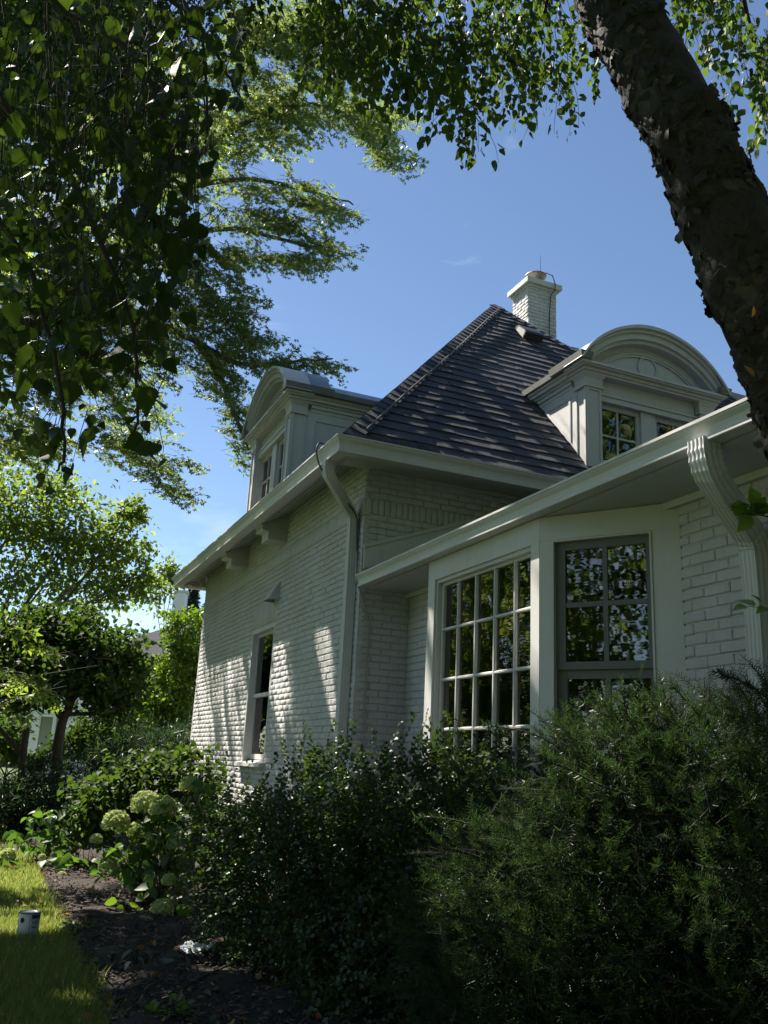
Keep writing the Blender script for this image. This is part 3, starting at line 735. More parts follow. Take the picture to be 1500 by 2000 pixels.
# ---------------- dormers (one design, used twice)
DCACHE = {}
def dormer(M, floor_t):
    W = DW; z0 = 4.9; zc = 6.005; p = MB()
    def part(name, mat, mb):
        if name not in DCACHE: DCACHE[name] = mb.mesh(name.split('#')[0], mat)
        return DCACHE[name]
    # local: x along the front, y back into the roof, z up (world heights)
    body = MB(); body.box(0.03, W - 0.03, 0.20, 2.6, 4.7, 6.26); body.box(0.03, W - 0.03, 0.02, 0.19, 4.7, 5.10)
    root = obj('dormer', part('dormer#', M_TRIM, body), house, M)
    def sub(name, mat, mb): return obj(name.split('#')[0], part(name, mat, mb), root, M)
    pw = 0.215
    for i, x0 in enumerate((0.0, W - pw)):
        q = MB(); q.box(x0, x0 + pw, 0, 0.20, 4.7, zc - 0.02)
        for (a, b, c_, d) in ((0, 0.03, 4.7, zc - 0.02), (pw - 0.03, pw, 4.7, zc - 0.02)): q.box(x0 + a, x0 + b, -0.014, -0.001, c_, d)
        q.box(x0 + 0.03, x0 + pw - 0.03, -0.014, -0.001, zc - 0.05, zc - 0.021)
        sx = x0 - 0.014 if i == 0 else x0 + pw + 0.001
        q.box(sx, sx + 0.013, 0.0, 0.03, 4.7, zc - 0.02); q.box(sx, sx + 0.013, 0.17, 0.20, 4.7, zc - 0.02)
        sub('pilaster#%d' % i, M_TRIM, q)
        q = MB(); q.box(x0 - 0.03, x0 + pw + 0.03, -0.03, 0.22, zc - 0.019, zc + 0.004)
        q.hexa([(x0 - .012, -.012, zc + .005), (x0 + pw + .012, -.012, zc + .005), (x0 + pw + .012, .21, zc + .005), (x0 - .012, .21, zc + .005),
                (x0 - .02, -.02, zc + .10), (x0 + pw + .02, -.02, zc + .10), (x0 + pw + .02, .21, zc + .10), (x0 - .02, .21, zc + .10)])
        q.hexa([(x0 - .022, -.022, zc + .101), (x0 + pw + .022, -.022, zc + .101), (x0 + pw + .022, .21, zc + .101), (x0 - .022, .21, zc + .101),
                (x0 - .05, -.05, zc + .14), (x0 + pw + .05, -.05, zc + .14), (x0 + pw + .05, .21, zc + .14), (x0 - .05, .21, zc + .14)])
        sub('capital#%d' % i, M_TRIM, q)
    # architrave and frieze over the windows
    q = MB(); q.box(pw + 0.001, W - pw - 0.001, 0.03, 0.19, 5.86, 5.93); q.box(pw + 0.001, W - pw - 0.001, 0.015, 0.19, 5.931, 5.955); q.box(pw + 0.031, W - pw - 0.031, 0.06, 0.19, 5.956, 6.145)
    sub('frieze', M_TRIM, q)
    # stepped cornice along the front, returning on both cheeks
    q = MB()
    for (o, za, zb_) in ((0.055, 6.146, 6.175), (0.075, 6.176, 6.215), (0.115, 6.216, 6.235), (0.135, 6.236, 6.268)):
        q.box(-o, W + o, -o, 0.26, za, zb_)
    for (o, za, zb_) in ((0.01, 6.05, 6.10), (0.03, 6.101, 6.15), (0.05, 6.151, 6.18), (0.085, 6.181, 6.225), (0.105, 6.226, 6.262)):
        for sx in (-o, W - 0.03):
            q.box(sx, sx + o + 0.03, 0.261, 2.6, za, zb_)
    sub('cornice', M_TRIM, q)
    # arched pediment: concentric mouldings, tympanum, ring
    cx = W / 2; zspr = 6.27
    def arc(half, rise, n=36):
        R = (half * half + rise * rise) / (2 * rise); c = zspr + rise - R; a0 = math.asin(min(1, half / R))
        return [(cx + R * math.sin(a), c + R * math.cos(a)) for a in np.linspace(-a0, a0, n)]
    def arch_band(mb, h0, r0, h1, r1, y0, y1, dz0=0, dz1=0):
        A, B = arc(h0, r0), arc(h1, r1); n = len(A)
        for i in range(n - 1):
            a, b, c_, d = A[i], A[i + 1], B[i + 1], B[i]
            mb.poly([(a[0], y0, a[1] + dz0), (b[0], y0, b[1] + dz0), (c_[0], y0, c_[1] + dz1), (d[0], y0, d[1] + dz1)], True)
            mb.poly([(a[0], y1, a[1] + dz0), (b[0], y1, b[1] + dz0), (b[0], y0, b[1] + dz0), (a[0], y0, a[1] + dz0)], True)
            mb.poly([(d[0], y0, d[1] + dz1), (c_[0], y0, c_[1] + dz1), (c_[0], y1, c_[1] + dz1), (d[0], y1, d[1] + dz1)], True)
    q = MB(); half = W / 2 + 0.15
    arch_band(q, half - 0.10, 0.50, half - 0.03, 0.575, -0.10, 0.2)
    arch_band(q, half - 0.028, 0.577, half + 0.0, 0.62, -0.13, 0.2)
    arch_band(q, half + 0.002, 0.622, half + 0.03, 0.66, -0.17, 0.2)
    arch_band(q, half - 0.15, 0.455, half - 0.102, 0.498, -0.06, 0.2)
    arch_band(q, half - 0.36, 0.32, half - 0.325, 0.345, 0.035, 0.2)
    arch_band(q, half - 0.325, 0.346, half - 0.30, 0.362, 0.02, 0.2)
    sub('arch_moulding', M_TRIM, q)
    q = MB(); A = arc(half - 0.06, 0.54); q.poly([(x, 0.06, z) for x, z in A][::-1]); sub('tympanum', M_TRIM, q)
    q = MB(); rc = (cx, 0.055, 6.46); n = 40
    ring = [(rc[0] + 0.145 * math.cos(a), 0.052, rc[2] + 0.145 * math.sin(a)) for a in np.linspace(0, 2 * math.pi, n)]
    q.tube(ring, 0.016, 6, cap=False); sub('ring_moulding', M_TRIM, q)
    # arched metal roof: deeper hood in front, lower barrel behind
    q = MB()
    def barrel(h, r, y0, y1, th=0.012):
        A = arc(h, r)
        for i in range(len(A) - 1):
            a, b = A[i], A[i + 1]
            q.poly([(a[0], y0, a[1]), (b[0], y0, b[1]), (b[0], y1, b[1]), (a[0], y1, a[1])], True)
            q.poly([(a[0], y0, a[1] - th), (b[0], y0, b[1] - th), (b[0], y0, b[1]), (a[0], y0, a[1])])
        q.poly([(x, y1, z) for x, z in A])
    barrel(half - 0.03, 0.672, -0.16, 0.52); barrel(half - 0.06, 0.52, 0.50, 2.9)
    sub('metal_roof', M_LEAD, q)
    for i, sx in enumerate((-0.17, W + 0.02)):
        q = MB(); q.hexa([(sx, -.16, 6.269), (sx + .15, -.16, 6.269), (sx + .15, .52, 6.269), (sx, .52, 6.269), (sx - .015, -.17, 6.36), (sx + .165, -.17, 6.36), (sx + .165, .52, 6.36), (sx - .015, .52, 6.36)])
        q.hexa([(sx + .03, .521, 6.263), (sx + .15, .521, 6.263), (sx + .15, 2.6, 6.263), (sx + .03, 2.6, 6.263), (sx + .02, .521, 6.335), (sx + .15, .521, 6.335), (sx + .15, 2.6, 6.335), (sx + .02, 2.6, 6.335)])
        sub('side_gutter#%d' % i, M_LEADD, q)
    # cheek panels with raised frames
    for i, sx in enumerate((-0.004, W - 0.030)):
        o = -0.012 if i == 0 else 0.036
        q = MB(); q.prism([(sx, 0.20, 4.75), (sx, 0.20, 6.06), (sx, 1.55, 6.06)], (0.034, 0, 0))
        q.prism([(sx + o, 0.30, 5.36), (sx + o, 0.335, 5.44), (sx + o, 0.335, 5.925), (sx + o, 0.30, 5.955)], (0.012, 0, 0))
        q.prism([(sx + o, 0.30, 5.955), (sx + o, 0.335, 5.925), (sx + o, 0.80, 5.925), (sx + o, 0.88, 5.955)], (0.012, 0, 0))
        q.prism([(sx + o, 0.30, 5.36), (sx + o, 0.335, 5.44), (sx + o, 0.80, 5.925), (sx + o, 0.88, 5.955)], (0.012, 0, 0))
        sub('cheek#%d' % i, M_TRIM, q)
    # two casements with 2 x 3 panes
    ix0, ix1 = pw + 0.005, W - pw - 0.005; mc = W / 2
    q = MB(); q.box(mc - 0.11, mc + 0.11, 0.07, 0.16, 4.9, 5.858); sub('mullion', M_TRIM, q)
    for i, (a, b) in enumerate(((ix0, mc - 0.112), (mc + 0.112, ix1))):
        q = MB(); y0, y1 = 0.105, 0.15
        q.box(a, a + 0.045, y0, y1, 5.05, 5.857); q.box(b - 0.045, b, y0, y1, 5.05, 5.857)
        q.box(a + .045, b - .045, y0, y1, 5.80, 5.857); q.box(a + .045, b - .045, y0, y1, 5.05, 5.11)
        q.box((a + b) / 2 - 0.012, (a + b) / 2 + 0.012, y0 + .012, y1 - .005, 5.11, 5.80)
        q.box(a + .045, (a + b) / 2 - .012, y0 + .012, y1 - .005, 5.448, 5.472); q.box((a + b) / 2 + .012, b - .045, y0 + .012, y1 - .005, 5.448, 5.472)
        sub('casement#%d' % i, M_TRIM, q)
        for j, (c0, c1) in enumerate(((a + .045, (a + b) / 2 - .012), ((a + b) / 2 + .012, b - .045))):
            for k, (d0, d1) in enumerate(((5.11, 5.448), (5.472, 5.80))):
                q = MB(); q.box(c0, c1, y1 - .018, y1 - .014, d0, d1); sub('pane#%d%d%d' % (i, j, k), M_GLASS, q)
    q = MB(); q.box(pw, W - pw, 0.17, 0.185, 5.0, 5.86); sub('dark_pane_backing', M_DARK, q)  # dark sheet behind the panes in place of a shaded room
    return root
dormer(Matrix.Translation((DA_X0, DA_Y, 0)), 0)['label'] = 'arched dormer facing the bay side'
dormer(Matrix.Translation((DB_X, DB_Y1, 0)) @ Matrix.Rotation(-math.pi / 2, 4, 'Z'), 0)['label'] = 'arched dormer over the small wall window'

# ---------------- lower roof edge, gutter and soffit over the bay
LX, LZ0, LZ1 = 3.165, 3.204, 3.324
fbx = 3.287
gt = MB()
rings = [[(fbx - o, y, z) for (o, z) in gutter_profile(fbx - LX, LZ0, LZ1)] for y in (-4.0, 8.135)]
n = len(rings[0])
for i in range(n): gt.poly([rings[0][i], rings[0][(i + 1) % n], rings[1][(i + 1) % n], rings[1][i]])
gt.poly(rings[0]); gt.poly(rings[1][::-1])
gt.build('gutter', M_GUT, house)
lw = MB(); lw.box(fbx + .002, fbx + .03, -4, 8.19, LZ0 + .012, LZ1 - .02); lw.build('fascia', M_TRIM, house)
lw = MB(); lw.box(fbx + .031, XI - .002, -4, 8.195, LZ0 + .002, LZ0 + .02); lw.build('soffit', M_TRIM, house)
lw = MB(); lw.box(XI - .05, XI - .013, -4, 8.19, LZ0 - .045, LZ0 + .001); lw.build('soffit_moulding', M_TRIM, house)
lw = MB(); lw.prism([(LX + .03, 0, LZ1 - .002), (9.0, 0, LZ1 + 0.36 * (9 - LX - .03)), (9.0, 0, LZ1 + 0.36 * (9 - LX - .03) - .06), (LX + .08, 0, LZ1 - .03)], (0, 12.15, 0))
lw.build('lower_roof', M_SHIN, house, Matrix.Translation((0, -4.0, 0)))
# flashing board climbing the wing wall beside the lower roof
fbd = MB(); za = lambda x: 3.39 + 0.37 * (x - LX)
fbd.prism([(XW - .0, 8.16, za(XW) - .02), (6.4, 8.16, za(6.4) - .02), (6.4, 8.16, za(6.4) + .22), (XW - .0, 8.16, za(XW) + .22)], (0, 0.022, 0))
fbd.prism([(XW - .01, 8.150, za(XW) + .195), (6.4, 8.150, za(6.4) + .195), (6.4, 8.150, za(6.4) + .235), (XW - .01, 8.150, za(XW) + .235)], (0, 0.03, 0))
fbd.build('flashing_board', M_TRIM, house)

# ---------------- bay window
TH = 0.09
bay = MB()
HB = 3.03                                     # underside of header
SB = 1.33                                     # bottom of glazing
bay.box(XB, XB + TH, BY0, BY1, HB, LZ0 - .001)                        # header
bay.box(XB, XB + TH, BY0, BY0 + 0.105, 0.3, HB - .001); bay.box(XB, XB + TH, BY1 - 0.125, BY1, 0.3, HB - .001)   # corner posts
bay.box(XB, XB + TH, BY0 + 0.106, BY1 - 0.126, 0.3, SB)
e = unit((XI - XB, FY0 - BY0, 0)); nrm = np.array([e[1], -e[0], 0.0]); Wf = math.hypot(XI - XB, FY0 - BY0)
if nrm[0] > 0: nrm = -nrm
Af = np.array([XB, BY0, 0.0])
def fbox(mb, u0, u1, o0, o1, z0, z1):          # box on the right facet: u along it, o outwards
    p = Af + e * u0 + nrm * o0; mb.obox(p + np.array([0, 0, z0]), e * (u1 - u0), nrm * (o1 - o0), (0, 0, z1 - z0))
fbox(bay, 0.002, Wf, -TH, -.001, HB + .004, LZ0 - .002)
fbox(bay, 0.003, 0.092, -TH, -.001, 0.3, HB + .003); fbox(bay, 0.775, Wf, -TH, -.001, 0.3, HB + .003); fbox(bay, 0.093, 0.774, -TH, -.001, 0.3, SB - .1)
fbox(bay, 0.885, Wf + .01, -.001, 0.016, 0.3, LZ0 - .06)
# far facet (turned away)
e2 = unit((XI - XB, FY1 - BY1, 0)); n2 = np.array([-e2[1], e2[0], 0.0]); bay.obox(np.array([XB, BY1, 0.3]) - n2 * TH + e2 * .002, e2 * (Wf - .01), n2 * (TH - .002), (0, 0, LZ0 - .31))
bayw = bay.build('bay_window', M_TRIM, house)
# front casing bead and picture sash 5 x 5
fr = MB(); gx = XB + 0.082
wy0, wy1 = BY0 + 0.106, BY1 - 0.126
fr.box(XB + 0.02, XB + 0.075, wy1 - 0.02, wy1 - .001, SB, HB - .001); fr.box(XB + 0.02, XB + 0.075, wy0 + .001, wy0 + .02, SB, HB - .001); fr.box(XB + .02, XB + .075, wy0 + .02, wy1 - .02, HB - .03, HB - .001)
fr.box(XB + 0.06, XB + 0.10, wy1 - 0.055, wy1 - .021, SB, HB - .031); fr.box(XB + .06, XB + .10, wy0 + .021, wy0 + .04, SB, HB - .031); fr.box(XB + .06, XB + .10, wy0 + .04, wy1 - .055, HB - .055, HB - .031)
fr.build('sash', M_TRIM, bayw)
ms = [6.285, 5.999, 5.709, 5.425]
ys = [wy1 - 0.055] + ms + [wy0 + 0.04]
zs = [HB - .055, 2.608, 2.196, 1.800, 1.395, SB]
mw = 0.014
for y in ms:
    m = MB(); m.box(XB + .064, XB + .096, y - mw, y + mw, SB, HB - .056); m.box(XB + .056, XB + .0635, y - mw * .5, y + mw * .5, SB, HB - .056); m.build('muntin', M_TRIM, bayw)
for z in zs[1:-1]:
    for a, b in zip(ys[:-1], ys[1:]):
        lo, hi = b + (mw if b in ms else 0), a - (mw if a in ms else 0)
        m = MB(); m.prism([(XB + .056, lo, z - .008), (XB + .066, lo, z - mw), (XB + .095, lo, z - mw), (XB + .095, lo, z + mw + .004), (XB + .070, lo, z + mw - .002), (XB + .056, lo, z + .004)], (0, hi - lo, 0)); m.build('muntin', M_TRIM, bayw)
rp = random.Random(31)
for j in range(5):
    for i in range(5):
        a, b = ys[j + 1] + mw * .9, ys[j] - mw * .9; z1, z0 = zs[i] - mw * .9, zs[i + 1] + mw * .9
        tl = (rp.random() - .5) * .006; tl2 = (rp.random() - .5) * .006
        m = MB(); m.hexa([(XB + .080 + tl, a, z0), (XB + .084 + tl, a, z0), (XB + .084 - tl, b, z0), (XB + .080 - tl, b, z0), (XB + .080 + tl + tl2, a, z1), (XB + .084 + tl + tl2, a, z1), (XB + .084 - tl + tl2, b, z1), (XB + .080 - tl + tl2, b, z1)])
        m.build('pane', M_OLDGLASS, bayw)
# side sash window in the angled facet: storm frame, dark sashes, 2 x 2 panes each
st = MB()
fbox(st, 0.093, 0.107, -.05, 0.006, SB, HB); fbox(st, 0.760, 0.774, -.05, 0.006, SB, HB); fbox(st, 0.1071, 0.7599, -.05, 0.006, HB - .012, HB)
st.build('storm_frame', M_TRIM, bayw)
for (za_, zb_, off) in ((2.16, HB - .013, -.035), (SB - .1, 2.158, -.058)):
    sd = MB(); L0, L1 = 0.108, 0.759
    fbox(sd, L0, L0 + .066, off - .03, off, za_, zb_); fbox(sd, L1 - .036, L1, off - .03, off, za_, zb_)
    fbox(sd, L0 + .0661, L1 - .0361, off - .03, off, zb_ - .055, zb_); fbox(sd, L0 + .0661, L1 - .0361, off - .03, off, za_, za_ + .05)
    um = (0.174 + 0.724) / 2; zmid = (za_ + .05 + zb_ - .055) / 2
    fbox(sd, um - .016, um + .016, off - .026, off - .004, za_ + .05, zb_ - .055)
    fbox(sd, L0 + .0661, um - .0161, off - .026, off - .004, zmid - .016, zmid + .016); fbox(sd, um + .0161, L1 - .0361, off - .026, off - .004, zmid - .016, zmid + .016)
    sd.build('sash', M_SCREEN, bayw)
    for (u0, u1) in ((L0 + .066, um - .016), (um + .016, L1 - .036)):
        for (c0, c1) in ((za_ + .05, zmid - .016), (zmid + .016, zb_ - .055)):
            m = MB(); fbox(m, u0 - .002, u1 + .002, off - .018, off - .014, c0 - .002, c1 + .002); m.build('pane', M_GLASS, bayw)
inn = MB(); inn.box(XI + 0.9, XI + 0.92, 3.0, 8.0, 0.2, 3.2); inn.box(XI + .26, XI + 0.9, 3.4, 3.42, .2, 3.2); inn.box(XI + .26, XI + .9, 3.42, 8, 3.07, 3.09); inn.build('dark_room_backing', M_DARK, house)  # near-black sheets standing in for the shade inside the bay room
cu = MB()
for (c0, c1) in ((wy1 - .16, wy1 - .02),):
    n = 18; pts = [(XB + .15 + .012 * math.sin(i * 1.7), c0 + (c1 - c0) * i / n) for i in range(n + 1)]
    for i in range(n): cu.poly([(pts[i][0], pts[i][1], SB), (pts[i + 1][0], pts[i + 1][1], SB), (pts[i + 1][0], pts[i + 1][1], HB), (pts[i][0], pts[i][1], HB)], True)
cu.build('curtain', mat_simple('grey_curtain', (0.10, 0.10, 0.10), 0.9), bayw)

# ---------------- downspouts: fluted rectangular pipe with crimped elbows
def flute(w, d, nf=4):      # outline of a fluted rectangle (front corrugated), unit metres
    pts = []
    for i in range(nf * 4 + 1):
        u = -w / 2 + w * i / (nf * 4); pts.append((d / 2 - (0.005 if i % 4 in (1, 2) else 0), u))
    for i in range(9): pts.append((d / 2 - d * (i + 1) / 10 - 0, w / 2 - (0.003 if i % 3 == 1 else 0)))
    for i in range(5): pts.append((-d / 2, w / 2 - w * i / 4))
    for i in range(9): pts.append((-d / 2 + d * (i + 1) / 10, -w / 2 + (0.003 if i % 3 == 1 else 0)))
    return pts
def downspout(path, w, d, crimps, ref):
    mb = MB(); P = [np.array(p, float) for p in path]
    pts = []; rad = []
    for a, b in zip(P[:-1], P[1:]):
        n = max(2, int(np.linalg.norm(b - a) / 0.02)) if np.linalg.norm(b - a) < 0.4 else 3
        for i in range(n): pts.append(a + (b - a) * i / n)
    pts.append(P[-1])
    pts = np.array(pts)
    for _ in range(2): pts[1:-1] = pts[1:-1] * .5 + (pts[:-2] + pts[2:]) * .25
    rad = [1.0] * len(pts)
    for i, p in enumerate(pts):
        for c in crimps:
            if np.linalg.norm(p - np.array(c)) < 0.11: rad[i] = 1.0 + (0.055 if i % 2 else -0.02)
    sq = flute(w, d); mb.tube(pts, rad, len(sq), ref=ref, sq=sq, smooth=False)
    return mb
# (a) wing downspout, at the corner
yd_ = 8.36
path = [(EX + 0.07, yd_ - 0.30, SOF + .02), (EX + 0.07, yd_ - 0.30, SOF - .07), (EX + .09, yd_ - .29, SOF - .14), (EX + .16, yd_ - .26, SOF - .20), (XW - .16, yd_ - .05, SOF - .36), (XW - .09, yd_ - .01, SOF - .42), (XW - .062, yd_, SOF - .50), (XW - .062, yd_, 2.0), (XW - .062, yd_, 0.15)]
dsp = downspout(path, 0.105, 0.095, [path[2], path[5]], (-1, 0, 0)).build('downspout', M_GUT, house)
wire = MB()
wpts = [(EX + .30, 8.28, EZ + .02), (EX + .03, 8.22, EZ + .10), (EX - .03, 8.17, EZ + .03), (EX - .03, 8.14, SOF + .06), (EX + .02, 8.10, SOF - .09), (EX + .13, 8.06, SOF - .17), (XW - .22, 8.22, SOF - .31), (XW - .05, 8.27, SOF - .46), (XW - .05, 8.27, SOF - .6), (XW - .045, 8.26, 3.6), (XW - .05, 8.24, 3.32), (XW - .04, 8.17, 3.22), (XW + .03, 8.185, 3.04), (XW + .10, 8.186, 2.92), (XW + .105, 8.186, 2.6), (XW + .10, 8.186, 1.8), (XW + .10, 8.186, 0.3)]
def smooth_path(p, it=3):
    p = np.array(p, float)
    for _ in range(it):
        q = [p[0]]
        for a, b in zip(p[:-1], p[1:]): q += [a * .75 + b * .25, a * .25 + b * .75]
        p = np.array(q + [p[-1]])
    return p
wire.tube(smooth_path(wpts[:10], 2), 0.008, 6); wire.build('cable', M_BLACK, house)
wire = MB(); wire.tube(smooth_path(wpts[9:], 2), 0.010, 6); wire.build('cable', M_GREYCABLE, house)
# (b) bay-side downspout, at the right
yb = 3.36
path = [(LX + .065, yb, LZ0 + .02), (LX + .065, yb, LZ0 - .06), (LX + .08, yb, LZ0 - .13), (LX + .14, yb + .02, LZ0 - .19), (XI - .16, yb + .16, LZ0 - .36), (XI - .09, yb + .185, LZ0 - .42), (XI - .065, yb + .19, LZ0 - .50), (XI - .065, yb + .19, 2.0), (XI - .065, yb + .19, 0.15)]
downspout(path, 0.115, 0.12, [path[2], path[5]], (-1, 0, 0)).build('downspout', M_GUT, house)

# ================================================================== GROUND
def mat_ground(name, cols, sc, bs):
    m, nt, b = new_mat(name); P = coord(nt)
    n1 = noise(nt, sc, 8, 0.7, P); n2 = noise(nt, sc * .08, 4, 0.6, P)
    c = ramp(nt, n1.outputs[0], [(0.3, cols[0]), (0.5, cols[1]), (0.72, cols[2])])
    cc = mixc(nt, ramp(nt, n2.outputs[0], [(0.45, (0, 0, 0)), (0.7, (0.6, 0.6, 0.6))]).outputs[0], c.outputs[0], cols[0])
    lk(nt, cc, b.inputs['Base Color']); b.inputs['Roughness'].default_value = 0.95; bump(nt, b, n1.outputs[0], bs, 0.03); return m
M_LAWN = mat_ground('lawn_turf', ((0.035, 0.06, 0.015), (0.065, 0.10, 0.026), (0.10, 0.14, 0.045)), 30, 0.6)
M_MULCH = mat_ground('dark_mulch', ((0.014, 0.010, 0.007), (0.032, 0.022, 0.015), (0.065, 0.046, 0.032)), 45, 0.9)
def mat_chip():
    m, nt, b = new_mat('bark_chip')
    c = ramp(nt, rand_isl(nt), [(0, (0.02, 0.014, 0.010)), (0.6, (0.055, 0.036, 0.025)), (0.93, (0.12, 0.085, 0.06)), (1, (0.26, 0.20, 0.15))])
    lk(nt, c.outputs[0], b.inputs['Base Color']); b.inputs['Roughness'].default_value = 0.9; return m
M_CHIP = mat_chip()
g = MB(); R = 900
g.poly([(-R, -R, 0), (R, -R, 0), (R, R, 0), (-R, R, 0)])
tag(g.build('lawn', M_LAWN), kind='structure')
def edge_x(y): return 0.915 + 0.035 * np.sin(y * 2.1) + 0.025 * np.sin(y * 5.3 + 1) + 0.02 * np.sin(y * 13.0) + 0.012 * np.sin(y * 31.0)
ny, nx = 180, 40
Y = np.linspace(-3, 22, ny); V = []
for y in Y:
    for i in range(nx):
        x = edge_x(y) + (3.84 - edge_x(y)) * i / (nx - 1)
        z = 0.004 + (0 if i == 0 else 0.025 + 0.02 * math.sin(x * 4 + y * 3) + 0.015 * math.sin(x * 9 - y * 7) + RNG.random() * 0.012)
        V.append((x, y, z))
F = [(j * nx + i, j * nx + i + 1, (j + 1) * nx + i + 1, (j + 1) * nx + i) for j in range(ny - 1) for i in range(nx - 1)]
bed = tag(obj('mulch_bed', np_mesh('mulch_bed', np.array(V), np.array(F), M_MULCH, True)), kind='structure')
# loose bark chips
n = 9500
x = 0.9 + 2.3 * RNG.random(n) ** 1.3; y = 4.8 + 9.5 * RNG.random(n) ** 1.35
keep = x > edge_x(y) - 0.05; x, y = x[keep], y[keep]; n = len(x)
chipT = (np.array([(-.5, -.16, 0), (.5, -.16, 0), (.5, .16, 0), (-.5, .16, 0), (-.42, -.12, .12), (.42, -.12, .12), (.42, .12, .12), (-.42, .12, .12)], float)[:, [1, 0, 2]],
         np.array([(4, 6, 5), (4, 7, 6), (0, 5, 1), (0, 4, 5), (1, 6, 2), (1, 5, 6), (2, 7, 3), (2, 6, 7), (3, 4, 0), (3, 7, 4)]))
D = rdir(n); D[:, 2] *= 0.35; N = np.tile([0, 0, 1.0], (n, 1)) + RNG.normal(size=(n, 3)) * 0.25
V, F = stamp(chipT, np.stack([x, y, 0.035 + 0.03 * RNG.random(n)], 1), D, N, 0.018 + 0.045 * RNG.random(n) ** 2)
nb = NB(); nb.add(V, F); tag(obj('bark_chips', nb.mesh('bark_chips', M_CHIP)), 'loose dark bark chips scattered over the planting bed', 'mulch', kind='stuff')
# grass
def blades(n, x0, x1, y0, y1, h0, h1, w):
    x = x0 + (x1 - x0) * RNG.random(n); y = y0 + (y1 - y0) * RNG.random(n)
    k = x < edge_x(y) + 0.05 * RNG.normal(size=n) + 0.02; x, y = x[k], y[k]; n = len(x)
    h = h0 + (h1 - h0) * RNG.random(n); a = RNG.random(n) * 6.283; b = RNG.random(n) * 6.283; l = 0.15 + 0.5 * RNG.random(n)
    B = np.stack([x, y, np.zeros(n)], 1); s = np.stack([np.cos(a), np.sin(a), np.zeros(n)], 1) * (w / 2); le = np.stack([np.cos(b), np.sin(b), np.zeros(n)], 1)
    m = B + le * (h * l * .35)[:, None] + np.array([0, 0, 1]) * (h * .6)[:, None]; t = B + le * (h * l)[:, None] + np.array([0, 0, 1]) * h[:, None]
    V = np.stack([B - s, B + s, m + s * .7, m - s * .7, t], 1).reshape(-1, 3); o = (np.arange(n) * 5)[:, None]
    return V, np.concatenate([o + np.array([[0, 1, 2]]), o + np.array([[0, 2, 3]]), o + np.array([[3, 2, 4]])])
nb = NB()
for a in ((42000, -0.35, 1.0, 5.0, 9.5, .03, .075, .006), (20000, -0.6, 1.0, 9.5, 15, .03, .07, .009), (9000, -1.5, 1.0, 15, 30, .03, .08, .018), (6000, -2.2, -.35, 3, 9.5, .03, .07, .009), (900, 0.0, 1.04, 5.3, 9.5, .07, .14, .006), (700, .75, 1.08, 5.3, 11, .05, .12, .006)):
    nb.add(*blades(*a))
tag(obj('grass', nb.mesh('grass', L_GRASS)), 'short green lawn grass along the mulch bed', 'grass', kind='stuff')

# ================================================================== LEAF SHAPES (x across, y along, z up; length 1)
def fan(outline, rib=0.0, curl=0.0):
    """leaf from the right-hand outline (x, y) list, mirrored; folded on the midrib"""
    L = [(0, 0)] + list(outline) + [(0, 1.0)]
    V = []; F = []
    ribs = [(0, y, -curl * y * y) for (_, y) in L]
    n = len(L); V += ribs
    for sgn in (1, -1):
        o = len(V); V += [(sgn * x, y, rib * x - curl * y * y) for (x, y) in L[1:-1]]
        ed = lambda i: o + i - 1
        for i in range(n - 1):
            if i == 0: f = [(0, ed(1), 1)]
            elif i == n - 2: f = [(i, ed(i), n - 1)]
            else: f = [(i, ed(i), i + 1), (ed(i), ed(i + 1), i + 1)]
            F += f if sgn > 0 else [q[::-1] for q in f]
    return np.array(V, float), np.array(F)
LF_OVAL = fan([(0.30, 0.28), (0.27, 0.66)], 0.35, 0.12)
LF_ROUND = fan([(0.36, 0.22), (0.42, 0.5), (0.24, 0.82)], 0.3, 0.15)
LF_DIAM = (np.array([(0, 0, 0), (0.34, 0.45, 0.08), (0, 1, -.06), (-0.34, 0.45, 0.08)], float), np.array([(0, 1, 2), (0, 2, 3)]))
LF_QUAD = fan([(0.33, 0.42)], 0.35, 0.12)
LF_BLUNT = fan([(0.36, 0.28), (0.34, 0.68)], 0.3, 0.15)
LF_SLIM = (np.array([(0, 0, 0), (0.06, 0.45, 0.02), (0, 1, -.03), (-0.06, 0.45, 0.02)], float), np.array([(0, 1, 2), (0, 2, 3)]))
LF_HEART = fan([(0.28, 0.04), (0.40, 0.25), (0.36, 0.5), (0.18, 0.8)], 0.3, 0.2)
LF_BIRCH2 = fan([(0.26, 0.10), (0.40, 0.32), (0.26, 0.66)], 0.25, 0.12)
_sr = []
for i, (x_, y_) in enumerate([(0.20, 0.04), (0.34, 0.14), (0.42, 0.27), (0.42, 0.38), (0.36, 0.50), (0.29, 0.61), (0.21, 0.72), (0.13, 0.83), (0.06, 0.92)]):
    _sr += [(x_ * 0.90, y_ - 0.035), (x_ * 1.04, y_ + 0.01)]
LF_BIRCH = fan(_sr, 0.22, 0.14)
def star():
    V = [(0, 0.0, 0)]; F = []
    for ang, L_, w in ((0, 1.0, .21), (50, .86, .19), (-50, .86, .19), (105, .55, .16), (-105, .55, .16)):
        a = math.radians(ang); c, s = math.sin(a), math.cos(a); o = len(V)
        px_, py_ = s, -c
        V += [(c * L_ * .16 + px_ * w, .27 + s * L_ * .14 + py_ * w, .02), (c * L_ * .9, .3 + s * L_ * .72, -.10), (c * L_ * .16 - px_ * w, .27 + s * L_ * .14 - py_ * w, .02)]
        F += [(o, o + 1, o + 2)]
    V = np.array(V); V[0] = (0, .24, 0); return V, np.array(F)
LF_STAR = star()
LF_NEEDLE = (np.array([(-.06, 0, 0), (.06, 0, 0), (.05, .7, .03), (0, 1, 0), (-.05, .7, .03)], float), np.array([(0, 1, 2), (0, 2, 4), (4, 2, 3)]))

